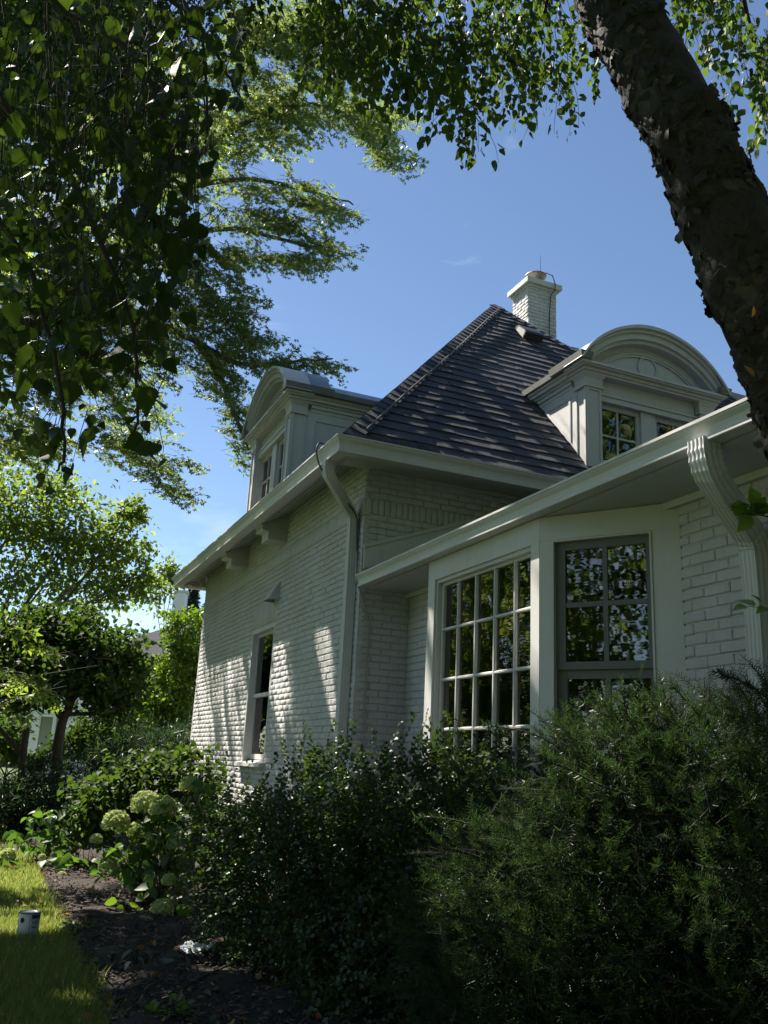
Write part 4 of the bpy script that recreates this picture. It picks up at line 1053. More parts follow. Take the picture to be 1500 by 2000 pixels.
def rotz(a):
    c, s = np.cos(a), np.sin(a); R = np.zeros((len(a), 3, 3)); R[:, 0, 0] = c; R[:, 0, 1] = -s; R[:, 1, 0] = s; R[:, 1, 1] = c; R[:, 2, 2] = 1; return R
def frames(D, up=(0, 0, 1)):
    """rotation matrices whose x axis is D and z axis near up"""
    X = D / np.linalg.norm(D, axis=1, keepdims=True); Yv = np.cross(np.tile(up, (len(D), 1)), X); Yv /= np.linalg.norm(Yv, axis=1, keepdims=True) + 1e-9
    Z = np.cross(X, Yv); return np.stack([X, Yv, Z], 2)

# places where sunshine comes through the trees: (point, radius) of the gaps in the crowns along the sun's ray
GAPS = []
def gap(P, r): GAPS.append((np.asarray(P, float), r))
def in_gap(P, extra=0.0):
    bad = np.zeros(len(P), bool)
    for (Q, r) in GAPS:
        d = P - Q; s = d @ SUN; dist = np.linalg.norm(d - s[:, None] * SUN, axis=1)
        bad |= (dist < r + extra) & (s > 0.5)
    return bad
def onxp(px, py, X): d = ray(px, py); return CAM + d * ((X - CAM[0]) / d[0])
def onyp(px, py, Yp): d = ray(px, py); return CAM + d * ((Yp - CAM[1]) / d[1])
for (px, py, r) in ((548, 1270, .10), (552, 1330, .11), (548, 1380, .08), (640, 1260, .09), (637, 1300, .10), (655, 1390, .05), (465, 1300, .12), (455, 1390, .14), (440, 1460, .2), (395, 1300, .2), (390, 1380, .25), (410, 1490, .25), (470, 1505, .15)): gap(onxp(px, py, XW), r)
for (px, py, r) in ((833, 1230, .16), (833, 1290, .16), (832, 1340, .14), (1045, 1110, .15), (1045, 1190, .17), (1046, 1260, .15), (950, 1310, .14), (890, 1320, .1)): gap(onxp(px, py, XB), r)
for (px, py, r) in ((40, 1800, .42), (100, 1790, .36), (15, 1825, .30), (70, 1815, .3), (200, 1785, .24), (250, 1790, .22), (10, 1690, .40), (30, 1690, .2), (30, 1520, .8), (150, 1960, .10), (235, 1930, .14), (330, 1970, .12)): gap(onz(px, py), r)
def roofp(px, py):
    d = ray(px, py); tt = (4.5 - RS * EY - 1.5) / (d[2] - RS * d[1]); return CAM + d * tt
for (px, py, r) in ((1010, 720, .30), (1050, 735, .26), (960, 700, .2), (1000, 750, .22), (900, 745, .15), (880, 800, .2), (930, 850, .22), (960, 880, .2), (860, 860, .18), (1000, 690, .18), (740, 840, .12), (800, 780, .12), (1040, 700, .15), (700, 825, .15)): gap(roofp(px, py), r)
gap((5.94, 8.3, 5.35), .16); gap((5.94, 8.1, 5.6), .12); gap((5.96, 8.2, 5.1), .14)
gap((7.9, 12.3, 9.6), .9)
gap(onxp(1430, 790, LX), .12); gap(onxp(1300, 850, LX), .12); gap(onxp(1370, 815, LX), .12); gap(onxp(965, 1000, LX), .08); gap(onxp(1355, 905, LX), .07)
for (px, py, d, r) in ((1210, 1400, 3.9, .32), (1170, 1440, 3.9, .30), (1250, 1450, 3.9, .34), (1200, 1530, 3.7, .30), (1290, 1480, 3.9, .30), (1180, 1600, 3.6, .24), (1310, 1410, 3.9, .25), (930, 1600, 3.9, .22), (985, 1560, 3.9, .24), (870, 1680, 3.9, .2), (900, 1720, 3.9, .16), (1100, 1500, 3.9, .15),
                       (620, 1480, 6.8, .3), (700, 1470, 6.9, .3), (780, 1470, 6.9, .3), (840, 1460, 6.6, .15), (400, 1720, 7.2, .42), (420, 1650, 7.4, .4), (410, 1790, 6.8, .36), (470, 1690, 7.0, .34), (470, 1600, 7.4, .32), (440, 1760, 7, .36), (560, 1830, 6, .12), (900, 1500, 6, .2),
                       (285, 1575, 9.5, .38), (230, 1600, 9.4, .3), (320, 1600, 9.4, .3), (210, 1690, 9.3, .15), (320, 1770, 8.6, .14), (90, 1590, 12, .35), (150, 1600, 12, .25)): gap(at(px, py, d), r)

# fallen dry leaves on lawn and mulch
n = 260; x = 3.0 * RNG.random(n) ** .8; y = 5.2 + 8.5 * RNG.random(n) ** 1.3
nb = NB(); nb.add(*stamp(LF_OVAL, np.stack([x, y, .055 + .02 * RNG.random(n)], 1), rdir(n) * np.array([1, 1, .25]), rdir(n, 2.0), .03 + .05 * RNG.random(n)))
tag(obj('fallen_leaves', nb.mesh('fallen_leaves', L_DRY)), 'scattered dry brown leaves on the mulch and lawn edge', 'leaves', kind='stuff')

# ================================================================== TREES
def spray_leaves(n_var, length, pairs, size, droop, hang):
    """flat-ish leafy twigs along +x: list of (twig points, O, D, N, S)"""
    out = []
    for k in range(n_var):
        tw = np.linspace(0, 1, 7); bend = RNG.normal() * .12
        P = np.stack([tw * length, bend * length * tw ** 2, -droop * length * tw ** 2], 1)
        tt = np.linspace(0.12, 1.0, pairs); O = []; D = []; N = []; S = []
        for q in tt:
            base = np.array([np.interp(q, tw, P[:, i]) for i in range(3)])
            for sg in (-1, 1):
                ang = sg * (0.7 + RNG.normal() * .3)
                d = np.array([math.cos(ang), math.sin(ang), -hang + RNG.normal() * .3]); nn = np.array([RNG.normal() * .4, RNG.normal() * .4, 1.0])
                O.append(base + d / np.linalg.norm(d) * (0.03 + RNG.random() * .05)); D.append(d); N.append(nn); S.append(size * (0.65 + .6 * RNG.random()) * (1 - .35 * max(0, q - .7)))
        out.append((P, np.array(O), np.array(D), np.array(N), np.array(S)))
    return out
def place_sprays(nb, var, B, Dv, tmpl, m_leaf=0, m_twig=1, twig=True, scale=None, gaps=0.12, rad=0.006, rollv=.45):
    B = np.asarray(B, float); Dv = np.asarray(Dv, float)
    if len(B) == 0: return
    R = frames(Dv); R2 = R.copy()
    roll = RNG.normal(size=len(B)) * rollv; c, s = np.cos(roll)[:, None], np.sin(roll)[:, None]
    R2[:, :, 1] = c * R[:, :, 1] + s * R[:, :, 2]; R2[:, :, 2] = -s * R[:, :, 1] + c * R[:, :, 2]
    sc = np.ones(len(B)) if scale is None else scale
    which = RNG.integers(0, len(var), len(B))
    for k, (P, O, D, N, S) in enumerate(var):
        idx = np.where(which == k)[0]
        if not len(idx): continue
        Rk, Bk, sk = R2[idx], B[idx], sc[idx]
        Ow = np.einsum('nij,mj->nmi', Rk, O) * sk[:, None, None] + Bk[:, None]; Dw = np.einsum('nij,mj->nmi', Rk, D); Nw = np.einsum('nij,mj->nmi', Rk, N)
        Sw = np.repeat(S[None], len(idx), 0)
        Ow, Dw, Nw, Sw = Ow.reshape(-1, 3), Dw.reshape(-1, 3), Nw.reshape(-1, 3), Sw.ravel()
        if gaps is not None:
            kp = ~in_gap(Ow, gaps); Ow, Dw, Nw, Sw = Ow[kp], Dw[kp], Nw[kp], Sw[kp]
        if len(Ow): nb.add(*stamp(tmpl, Ow, Dw + RNG.normal(size=Dw.shape) * .15, Nw, Sw), m_leaf)
        if twig:
            for j in range(len(idx)):
                nb.tube((Rk[j] @ P.T).T * sk[j] + Bk[j], np.linspace(rad, rad * .35, len(P)), 3, m_twig)
def limb(mb_or_nb, pts, r0, r1, n=6, m=1, wob=0.0):
    p = smooth_path(pts, 2)
    if wob: p[1:-1] += RNG.normal(size=p[1:-1].shape) * wob
    mb_or_nb.tube(p, np.linspace(r0, r1, len(p)), n, m)
def px_pts(*a): return [at(*q) for q in a]

# ---------------- silver maple beyond the wing: trunk just left of the picture
maple = empty('maple_tree', (-4.9, 15.0, 0), 'tall silver maple spreading pointed-lobed leafy sprays beside the left dormer', 'tree')
tk = NB()
limb(tk, [(-4.9, 15.0, -.1), (-4.85, 15.0, 1.2), (-4.7, 15.0, 3.0), (-4.5, 15.0, 5.0)], .42, .30, 12, 0, .01)
forks = [[(-4.5, 15.0, 4.8), (-3.8, 15.2, 7), (-3.2, 15.3, 9.5), (-2.6, 15.2, 12.5)], [(-4.5, 15.0, 4.8), (-5.6, 15.6, 8), (-6.2, 16, 13)], [(-4.5, 15.0, 5.0), (-4.0, 14.2, 8), (-3.2, 13.2, 11), (-2.4, 12.6, 13.5)], [(-3.2, 15.3, 9.5), (-2.2, 17, 13), (-.6, 19, 16), (1.2, 20, 17)]]
for f in forks: limb(tk, f, .2, .05, 8, 0, .02)
vis_limbs = [[(-3.8, 15.2, 7)] + px_pts((120, 620, 16.2), (300, 625, 15.4), (385, 670, 15), (470, 720, 14.6), (560, 705, 14.6), (650, 700, 14.6)),
             [(-3.6, 15.2, 7.8)] + px_pts((240, 420, 15.5), (440, 262, 14.8), (520, 218, 14.6), (620, 198, 14.4), (740, 250, 14.2)),
             [(-3.1, 15.3, 9.8)] + px_pts((250, 250, 15.2), (420, 120, 14.8), (560, 60, 14.6), (700, 60, 14.4)),
             [(-3.4, 15.3, 8.8)] + px_pts((260, 400, 15.4), (440, 345, 15), (560, 360, 14.8), (690, 400, 14.7)),
             [(-3.5, 15.2, 8.2)] + px_pts((260, 480, 15.4), (430, 440, 15.1), (540, 465, 15), (680, 500, 14.8)),
             [(-3.9, 15.2, 6.6)] + px_pts((120, 700, 16), (220, 760, 15.6), (260, 850, 15.4), (330, 930, 15.2)),
             px_pts((385, 670, 15), (430, 730, 15), (455, 800, 15.1), (485, 880, 15.2)),
             [(-2.8, 15.2, 11.5)] + px_pts((300, 60, 15), (480, -20, 14.6), (640, -30, 14.2))]
for f in vis_limbs: limb(tk, f, .085, .012, 6, 0, .012)
obj('trunk', tk.mesh('trunk', [M_MAPLEBARK], True), maple)
mv = spray_leaves(6, 0.70, 15, 0.088, .35, .55)
crown = NB()
zones = [(560, 40, 120, 60, 44), (660, 90, 90, 60, 34), (480, 120, 110, 90, 50), (620, 200, 110, 45, 40), (720, 235, 60, 30, 16), (765, 305, 28, 16, 6), (740, 275, 30, 20, 8),
         (520, 250, 90, 50, 30), (450, 330, 70, 40, 20), (545, 365, 75, 22, 20), (630, 395, 50, 18, 16), (680, 410, 20, 10, 5), (560, 430, 70, 22, 18), (490, 420, 60, 30, 14), (640, 480, 45, 16, 11), (585, 505, 45, 16, 11), (500, 500, 55, 22, 15),
         (440, 560, 50, 30, 16), (480, 605, 25, 14, 5), (400, 610, 60, 36, 22), (465, 650, 40, 24, 12), (420, 690, 55, 36, 20), (530, 705, 40, 14, 10), (590, 715, 40, 12, 9), (640, 700, 22, 9, 5), (520, 665, 12, 14, 3),
         (440, 755, 32, 40, 14), (470, 810, 24, 34, 10), (488, 880, 14, 24, 5), (250, 790, 60, 50, 18), (240, 870, 40, 30, 12), (300, 905, 40, 18, 10), (345, 950, 30, 12, 6), (350, 890, 22, 12, 3),
         (100, 640, 110, 60, 80), (60, 740, 80, 60, 60), (150, 560, 120, 60, 110), (220, 500, 110, 60, 60), (300, 700, 40, 60, 14), (60, 850, 70, 50, 40), (180, 700, 60, 40, 34), (250, 640, 60, 50, 34),
         (330, 560, 60, 50, 16), (330, 640, 40, 40, 10), (380, 500, 50, 60, 18), (350, 300, 60, 150, 40), (200, 300, 160, 250, 60)]
B = []; Dv = []
right = _r; fwd = _fw
for (cx, cy, rx, ry, n) in zones:
    n = int(n * 1.75)
    a = RNG.random(n) * 6.283; q = np.sqrt(RNG.random(n))
    xs, ys_ = cx + rx * q * np.cos(a), cy + ry * q * np.sin(a)
    for X_, Y_ in zip(xs, ys_):
        d = 14.6 + RNG.normal() * .5 + (750 - X_) / 750 * .6
        if 440 < X_ < 520 and 700 < Y_: d = 15.4
        dirn = right * (0.9 + .3 * RNG.normal()) + np.array([0, 0, 1]) * (-.10 + .3 * RNG.normal()) + fwd * RNG.normal() * .5
        p = at(X_, Y_, d) - unit(dirn) * .42
        B.append(p); Dv.append(dirn)
place_sprays(crown, mv, B, Dv, LF_STAR, 0, 1, True, None, 0.07, .004)
B = [at(110 + 200 * RNG.random(), 690 + 180 * RNG.random(), 18 + 2 * RNG.random()) for _ in range(70)]  # deeper sprays added to dapple the sunlight on the wing wall
place_sprays(crown, mv, B, np.tile(right, (len(B), 1)) + RNG.normal(size=(len(B), 3)) * .5, LF_STAR, 0, 1, True, None, None, .004)
# unseen crown mass left of and above the picture, added to shade house and garden
mv2 = spray_leaves(5, 1.0, 9, 0.20, .3, .4)
def crown_fill(C0, R0, n, g):
    C0 = np.array(C0); u = rdir(n) * (RNG.random(n) ** .45)[:, None]; Q = C0 + u * np.array(R0)
    x, y, w = proj(Q); bad = (w > 0) & (x > 40) & (x < 1600) & (y > -120) & (y < 2000) & ~((x < 400) & (y < 480))
    Q = Q[~bad]; place_sprays(crown, mv2, Q, (Q - C0) * np.array([1, 1, .5]) + RNG.normal(size=Q.shape) * 1.5, LF_QUAD, 0, 1, False, None, g)
crown_fill((-2.7, 13.4, 9.2), (2.9, 2.3, 4.8), 1500, .05)
crown_fill((-1.9, 13.4, 13.4), (2.2, 2.2, 2.3), 620, .05)
crown_fill((1.5, 19.6, 16.5), (2.0, 1.3, .9), 230, .03)
obj('crown', crown.mesh('crown', [L_MAPLE, M_TWIG]), maple)

# ---------------- leaning river birch in front, right
birch = empty('birch_tree', (2.72, 1.45, 0), 'leaning river birch with dark peeling trunk crossing in front of the gutter', 'tree')
axis_px = [(2060, 2520, 3.0), (1900, 1900, 2.95), (1740, 1300, 2.92), (1610, 900, 2.92), (1525, 690, 2.95), (1440, 480, 3.0), (1366, 315, 3.08), (1290, 160, 3.15), (1204, 0, 3.25), (1130, -150, 3.38), (1080, -320, 3.5), (1050, -520, 3.65)]
wid = [0.30, .285, .28, .27, .268, .262, .256, .25, .235, .21, .19, .16]
ax = smooth_path(px_pts(*axis_px), 3); rads = np.interp(np.linspace(0, 1, len(ax)), np.linspace(0, 1, len(wid)), wid) / 2
ax[0][2] = min(ax[0][2], -.05)
seg = np.concatenate([[0], np.cumsum(np.linalg.norm(np.diff(ax, axis=0), axis=1))])
NS = 300; ss = np.linspace(0, seg[-1], NS); A3 = np.stack([np.interp(ss, seg, ax[:, i]) for i in range(3)], 1); RR = np.interp(ss, seg, rads)
NA = 64
from mathutils import noise as mnoise
V, F = tube_np(A3, RR, NA); V = V.reshape(NS, NA, 3)
for i in range(NS):
    c = A3[i]
    for j in range(NA):
        p = V[i, j]; d = (p - c); r0 = np.linalg.norm(d); d = d / r0
        q = Vector((p[0] * 9, p[1] * 9, p[2] * 13)); k = mnoise.fractal(q, 0.9, 2.1, 4)
        k2 = mnoise.noise(Vector((p[0] * 3.2, p[1] * 3.2, p[2] * 3.2)))
        k3 = abs(mnoise.noise(Vector((p[0] * 24, p[1] * 24, p[2] * 34))))
        smooth_patch = max(0.0, min(1.0, (k2 - .12) * 6))
        V[i, j] = c + d * (r0 + (1 - smooth_patch) * (0.017 * k + 0.015 * (1 - k3)) + 0.004 * k)
obj('trunk', np_mesh('trunk', V.reshape(-1, 3), np.array(F), M_BIRCHBARK, False), birch)
# papery bark curls: ragged strips lifting off the trunk
fl = NB(); rr = RNG
for _ in range(5200):
    i = int(rr.integers(50, NS - 2)); j = int(rr.integers(0, NA)); p = V[i, j]; c = A3[i]; nrm_ = unit(p - c)
    k2 = mnoise.noise(Vector((p[0] * 3.2, p[1] * 3.2, p[2] * 3.2)))
    if k2 > .20: continue
    ta = unit(A3[min(i + 1, NS - 1)] - A3[i]); si = np.cross(nrm_, ta)
    kc = mnoise.noise(Vector((p[0] * 6 + 9, p[1] * 6, p[2] * 6)))
    wild = rr.random() < (.10 if kc > .05 else .02)
    wd = 0.012 + .045 * rr.random() ** 1.6; ln = (0.014 + .030 * rr.random()) * (1.5 if wild else 1); sg = 1 if rr.random() < .5 else -1
    lift_ = (.012 + .022 * rr.random()) if wild else (.002 + .009 * rr.random() ** 2)
    a_ = rr.normal() * .5; d1 = unit(si * sg * math.cos(a_) + ta * math.sin(a_)); d2 = np.cross(nrm_, d1)
    nw = 5; rows = []
    for b in range(4):
        f = b / 3; r0 = np.linalg.norm(p - c)
        base = p + d1 * ln * f; base = c + (base - c) * (r0 / np.linalg.norm(base - c)) + nrm_ * (lift_ * f ** 2 - .003 * (b == 0) + .001)
        rows.append([base + d2 * wd * ((a / (nw - 1)) - .5) * (1 - .2 * f) + d1 * rr.normal() * .0035 * f + nrm_ * rr.normal() * .0015 * f - nrm_ * .3 * wd * abs(a / (nw - 1) - .5) ** 2 for a in range(nw)])
    VV = np.array(rows).reshape(-1, 3); FF = [(b * nw + a, b * nw + a + 1, (b + 1) * nw + a + 1, (b + 1) * nw + a) for b in range(3) for a in range(nw - 1)]
    fl.add(VV, FF)
tag(obj('bark_curls', fl.mesh('bark_curls', [M_FLAKE]), birch), kind='stuff')
tb = NB()
top = A3[-1]
bl_ = [[A3[int(NS * .93)]] + px_pts((1100, -230, 4.2), (960, -230, 5.0), (820, -160, 5.6), (700, -60, 6.0), (620, 20, 6.4)),
       [A3[int(NS * .90)]] + px_pts((1080, -160, 4.4), (980, -120, 5.2), (900, -60, 5.6), (860, 10, 5.8)),
       [A3[int(NS * .86)]] + px_pts((1180, -200, 4.2), (1120, -140, 5.0), (1080, -60, 5.4), (1060, 40, 5.6)),
       [A3[int(NS * .97)]] + px_pts((1150, -420, 4.2), (1300, -340, 5.0), (1400, -180, 5.4), (1440, -40, 5.6), (1470, 80, 5.7)),
       [A3[int(NS * .99)], top + np.array([-.1, .1, 1.2]), top + np.array([-.3, .3, 2.6]), top + np.array([-.2, .6, 4.0])],
       [A3[int(NS * .95)]] + px_pts((1200, -350, 4.4), (1380, -250, 5.2), (1480, -100, 5.4), (1540, 60, 5.5))]
for f in bl_: limb(tb, f, .045, .006, 6, 0, .006)
obj('limb', tb.mesh('limb', [M_TWIG], True), birch)
bv = []
for k in range(6):       # weeping twigs, pointing along +x = downwards
    L_ = .42; tw = np.linspace(0, 1, 6); P = np.stack([tw * L_, .05 * np.sin(tw * 4 + k), .03 * np.sin(tw * 3 + 2 * k)], 1); O = []; D = []; N = []; S = []
    for qi, q in enumerate(np.linspace(.05, 1, 12)):
        base = np.array([np.interp(q, tw, P[:, i]) for i in range(3)]); a = RNG.random() * 6.283
        side = np.array([0, math.cos(a), math.sin(a)])
        O.append(base + side * .02 + np.array([.012, 0, 0])); D.append(np.array([.9, 0, 0]) + side * .45 + RNG.normal(size=3) * .2); N.append(side + RNG.normal(size=3) * .7); S.append(.058 * (.65 + .6 * RNG.random()))
    bv.append((P, np.array(O), np.array(D), np.array(N), np.array(S)))
foli = NB()
def hang_zone(poly_top, bottom, n, d0, d1, dens=None):
    B = []; Dv = []
    for _ in range(n):
        X_ = poly_top[0] + (poly_top[1] - poly_top[0]) * RNG.random(); yb_ = np.interp(X_, [b[0] for b in bottom], [b[1] for b in bottom])
        Y_ = -140 + (yb_ - 95 + 140) * RNG.random() ** .8
        B.append(at(X_, Y_, d0 + (d1 - d0) * RNG.random())); Dv.append(np.array([0, 0, -1.0]) + RNG.normal(size=3) * .22)
    return B, Dv
b1 = [(600, 150), (640, 200), (700, 215), (800, 235), (860, 240), (885, 250), (905, 318), (925, 318), (945, 245), (1000, 235), (1040, 245), (1120, 245), (1135, 150), (1150, 110), (1166, 178), (1180, 150), (1200, 60)]
B, Dv = hang_zone((610, 1190), b1, 300, 5.0, 6.8)
B2, D2 = hang_zone((640, 1000), b1, 90, 5.0, 6.6)
B += B2; Dv += D2
for (X_, Y_) in ((905, 215), (915, 205), (925, 210), (900, 190), (1160, 90), (1165, 75)): B.append(at(X_, Y_, 5.9)); Dv.append(np.array([0, 0, -1.0]))
b2 = [(1300, 40), (1340, 95), (1380, 150), (1410, 220), (1440, 275), (1470, 310), (1500, 340), (1600, 380)]
B3, D3 = hang_zone((1320, 1620), b2, 110, 5.0, 6.2)
B += B3; Dv += D3
place_sprays(foli, bv, B, Dv, LF_BIRCH2, 0, 1, True, None, None, .003)
# crown above the picture, sheltering the lawn side
n = 260; u = rdir(n) * (RNG.random(n) ** .5)[:, None]; Q = np.array([1.6, 3.6, 8.6]) + u * np.array([2.6, 3.0, 2.0]); x, y, w = proj(Q)
Q = Q[(y < -160) | (w < 0)]
place_sprays(foli, bv, Q, np.tile([0, 0, -1.0], (len(Q), 1)) + RNG.normal(size=Q.shape) * .4, LF_QUAD, 0, 1, False, np.full(len(Q), 1.6), .02)
# fresh shoots on the trunk at the right edge
sh = [(np.stack([np.linspace(0, .12, 5), np.zeros(5), np.zeros(5)], 1), np.array([(.03, .01, 0), (.07, -.01, 0), (.1, .005, 0), (.05, 0, .01)]), np.array([(.8, .6, .1), (.7, -.7, .1), (1, .1, 0), (.4, .2, .5)]), np.tile([0, 0, 1.], (4, 1)), np.array([.06, .065, .05, .05]))]
for (px, py, dv) in ((1500, 1010, -right * .8 + np.array([0, 0, .25])), (1525, 1000, -right * .9 + np.array([0, 0, -.05])), (1510, 985, -right * .6), (1520, 1190, -right + np.array([0, 0, .1])), (1515, 1010, -right * .9 + np.array([0, 0, .1]))):
    shoot = NB(); place_sprays(shoot, sh, [at(px, py, 2.75)], [dv], LF_BIRCH, 0, 1, True, None, None, .002)
    tw = at(px, py, 2.75); j = int(np.argmin(np.linalg.norm(A3 - tw, axis=1))); shoot.tube([tw, (tw + A3[j]) / 2 + np.array([0, 0, .03]), A3[j]], [.002, .003, .004], 4, 1)
    obj('shoot', shoot.mesh('shoot', [L_BRIGHT, M_TWIG]), birch)
obj('crown', foli.mesh('crown', [L_BIRCH, M_TWIG]), birch)
for (px, py, d, s, roll) in ((1468, 620, 2.74, .042, .3), (1474, 737, 2.74, .05, -.5)):
    V_, F_ = stamp(fan([(0.16, 0.3), (0.15, 0.6)], .5, .3), np.array([at(px, py, d)]), np.array([_u * .8 + _r * roll]), np.array([-_fw + _r * .3]), np.array([s]))
    obj('dead_leaf', np_mesh('dead_leaf', V_, F_, L_DRY), birch)

# ---------------- second birch, trunk behind the camera, twigs hanging close overhead at the left
b2t = empty('birch_tree', (-2.3, 0.2, 0), 'birch whose big dark serrated leaves hang close overhead in front of the maple', 'tree')
tk = NB(); limb(tk, [(-2.3, .2, -.05), (-2.25, .3, 2.0), (-2.0, .6, 4.2), (-1.5, 1.2, 6.5), (-1.2, 1.8, 8.5)], .14, .05, 10, 0, .01)
nl = [[(-2.0, .6, 4.2), (-1.2, 1.6, 4.9)] + px_pts((120, -120, 3.1), (330, -40, 3.0), (408, 60, 2.9), (404, 260, 2.9)),
      [(-2.0, .6, 4.0), (-1.2, 1.6, 4.4)] + px_pts((60, 0, 3.0), (250, 80, 2.9), (330, 220, 2.85), (300, 400, 2.8), (190, 585, 2.75)),
      [(-2.0, .6, 3.9), (-1.2, 1.6, 4.2)] + px_pts((-20, 200, 2.9), (120, 300, 2.8), (200, 480, 2.7), (260, 620, 2.65), (270, 760, 2.6), (262, 860, 2.6)),
      [(-2.0, .6, 3.8), (-1.2, 1.5, 3.9)] + px_pts((-40, 380, 2.8), (60, 520, 2.7), (110, 700, 2.6), (130, 860, 2.55), (110, 920, 2.5)),
      [(-2.0, .6, 4.2), (-1.4, 1.4, 4.9)] + px_pts((200, -100, 3.3), (380, 30, 3.3), (440, 140, 3.2), (470, 190, 3.2)),
      [(-1.5, 1.2, 6.2)] + px_pts((100, -300, 4.2), (300, -150, 4.2), (420, -60, 4.0))]
for f in nl: limb(tk, f, .016, .003, 6, 0, .004)
obj('trunk', tk.mesh('trunk', [M_TWIG], True), b2t)
cO, cD, cN, cS, cB = [], [], [], [], []
nearz = [(180, 120, 240, 150, 330), (180, 330, 220, 160, 330), (170, 500, 190, 110, 210), (330, 250, 90, 200, 120), (330, 470, 80, 90, 70), (80, 640, 110, 60, 60), (240, 600, 130, 60, 70),
         (150, 700, 150, 50, 34), (270, 780, 50, 45, 10), (140, 820, 60, 40, 12), (60, 850, 50, 40, 8), (320, 700, 30, 30, 4), (120, 920, 50, 40, 9), (310, 880, 25, 20, 2), (290, 850, 30, 20, 3), (420, 60, 60, 80, 36), (440, 160, 40, 60, 18), (470, 110, 30, 60, 8), (528, 206, 4, 4, 1)]
for (cx, cy, rx, ry, n) in nearz:
    for _ in range(n):
        a = RNG.random() * 6.283; q = math.sqrt(RNG.random()); X_, Y_ = cx + rx * q * math.cos(a), cy + ry * q * math.sin(a)
        d = 2.35 + 1.5 * RNG.random() if cy < 650 else 2.3 + .7 * RNG.random()
        cO.append(at(X_, Y_, d)); cD.append(np.array([0, 0, -1.0]) + RNG.normal(size=3) * .55); cN.append(-_fw * .8 * (1 if RNG.random() < .5 else -1) + RNG.normal(size=3) * .75); cS.append(.030 + .052 * RNG.random() ** 1.4); cB.append((X_, Y_, d))
cO, cD, cN, cS = map(np.array, (cO, cD, cN, cS))
pxs = cS / np.array([b[2] for b in cB]); order = np.argsort(-pxs); big = set(order[:300].tolist())
LMESH = []
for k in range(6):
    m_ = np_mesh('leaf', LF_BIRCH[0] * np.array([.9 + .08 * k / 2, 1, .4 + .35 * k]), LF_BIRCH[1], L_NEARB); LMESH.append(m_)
Fr = cD / np.linalg.norm(cD, axis=1, keepdims=True)
for i in big:
    Yv = Fr[i]; Xv = unit(np.cross(Yv, cN[i])); Zv = np.cross(Xv, Yv); s = cS[i]
    obj('leaf', LMESH[i % 6], b2t, Matrix(((Xv[0] * s, Yv[0] * s, Zv[0] * s, cO[i][0]), (Xv[1] * s, Yv[1] * s, Zv[1] * s, cO[i][1]), (Xv[2] * s, Yv[2] * s, Zv[2] * s, cO[i][2]), (0, 0, 0, 1))))
rest = np.array([i for i in range(len(cO)) if i not in big])
cn = NB(); cn.add(*stamp(LF_BIRCH, cO[rest], cD[rest], cN[rest], cS[rest]), 0)
for i in range(0, len(cO), 2):       # leaf stalks on thin twigs
    p = cO[i]; q = p - Fr[i] * .03 + np.array([0, 0, .02]); q2 = q + np.array([RNG.normal() * .05, RNG.normal() * .05, .10 + .08 * RNG.random()])
    cn.add(*tube_np([p, q, q2], [.0008, .0012, .0018], 3), 1)
n = 420; u = rdir(n) * (RNG.random(n) ** .5)[:, None]; Q = np.array([-.8, 4.4, 6.6]) + u * np.array([2.0, 2.8, 1.9]); x, y, w = proj(Q)  # unseen crown mass added to shade the hanging leaves
Q = Q[(y < -60) | (x < -60) | ((x < 380) & (y < 420))]
place_sprays(cn, bv, Q, np.tile([0, 0, -1.0], (len(Q), 1)) + RNG.normal(size=Q.shape) * .4, LF_QUAD, 0, 1, False, np.full(len(Q), 1.3), .02)
n = 900; u = rdir(n) * (RNG.random(n) ** .5)[:, None]; Q = np.array([-.4, 6.4, 7.4]) + u * np.array([1.7, 1.4, 1.8]); x, y, w = proj(Q); Q = Q[(y < -40) | (x < -40) | ((x < 330) & (y < 300))]  # unseen crown clump added to keep sun off the leaning trunk
place_sprays(cn, bv, Q, np.tile([0, 0, -1.0], (len(Q), 1)) + RNG.normal(size=Q.shape) * .4, LF_QUAD, 0, 1, False, np.full(len(Q), 1.5), .02)
for (C_, R_, n) in (((.3, 4.9, 6.9), (1.1, .9, 1.0), 420), ((.7, -1.0, 4.9), (2.3, 1.7, 1.3), 620), ((-.9, 1.0, 6.2), (1.8, 1.6, 1.2), 300)):  # more unseen crown clumps, added to block sun and sky over trunk and yew
    u = rdir(n) * (RNG.random(n) ** .5)[:, None]; Q = np.array(C_) + u * np.array(R_); x, y, w = proj(Q); Q = Q[(w < .3) | (y < -60) | (x < -60) | ((x < 300) & (y < 300))]
    place_sprays(cn, bv, Q, np.tile([0, 0, -1.0], (len(Q), 1)) + RNG.normal(size=Q.shape) * .4, LF_QUAD, 0, 1, False, np.full(len(Q), 1.5), .02)
for _ in range(95):
    X_, Y_ = 400 * RNG.random() - 10, 380 * RNG.random() - 60; d_ = 2.5 + 1.1 * RNG.random(); L_ = 100 + 160 * RNG.random(); sl = -60 * RNG.random() + 20
    cn.add(*tube_np(smooth_path(px_pts((X_, Y_, d_), (X_ + sl * .4 + RNG.normal() * 14, Y_ + L_ * .5, d_), (X_ + sl, Y_ + L_, d_)), 2), .0022, 3), 1)
tag(obj('foliage', cn.mesh('foliage', [L_NEARB, M_TWIG]), b2t), kind='stuff')

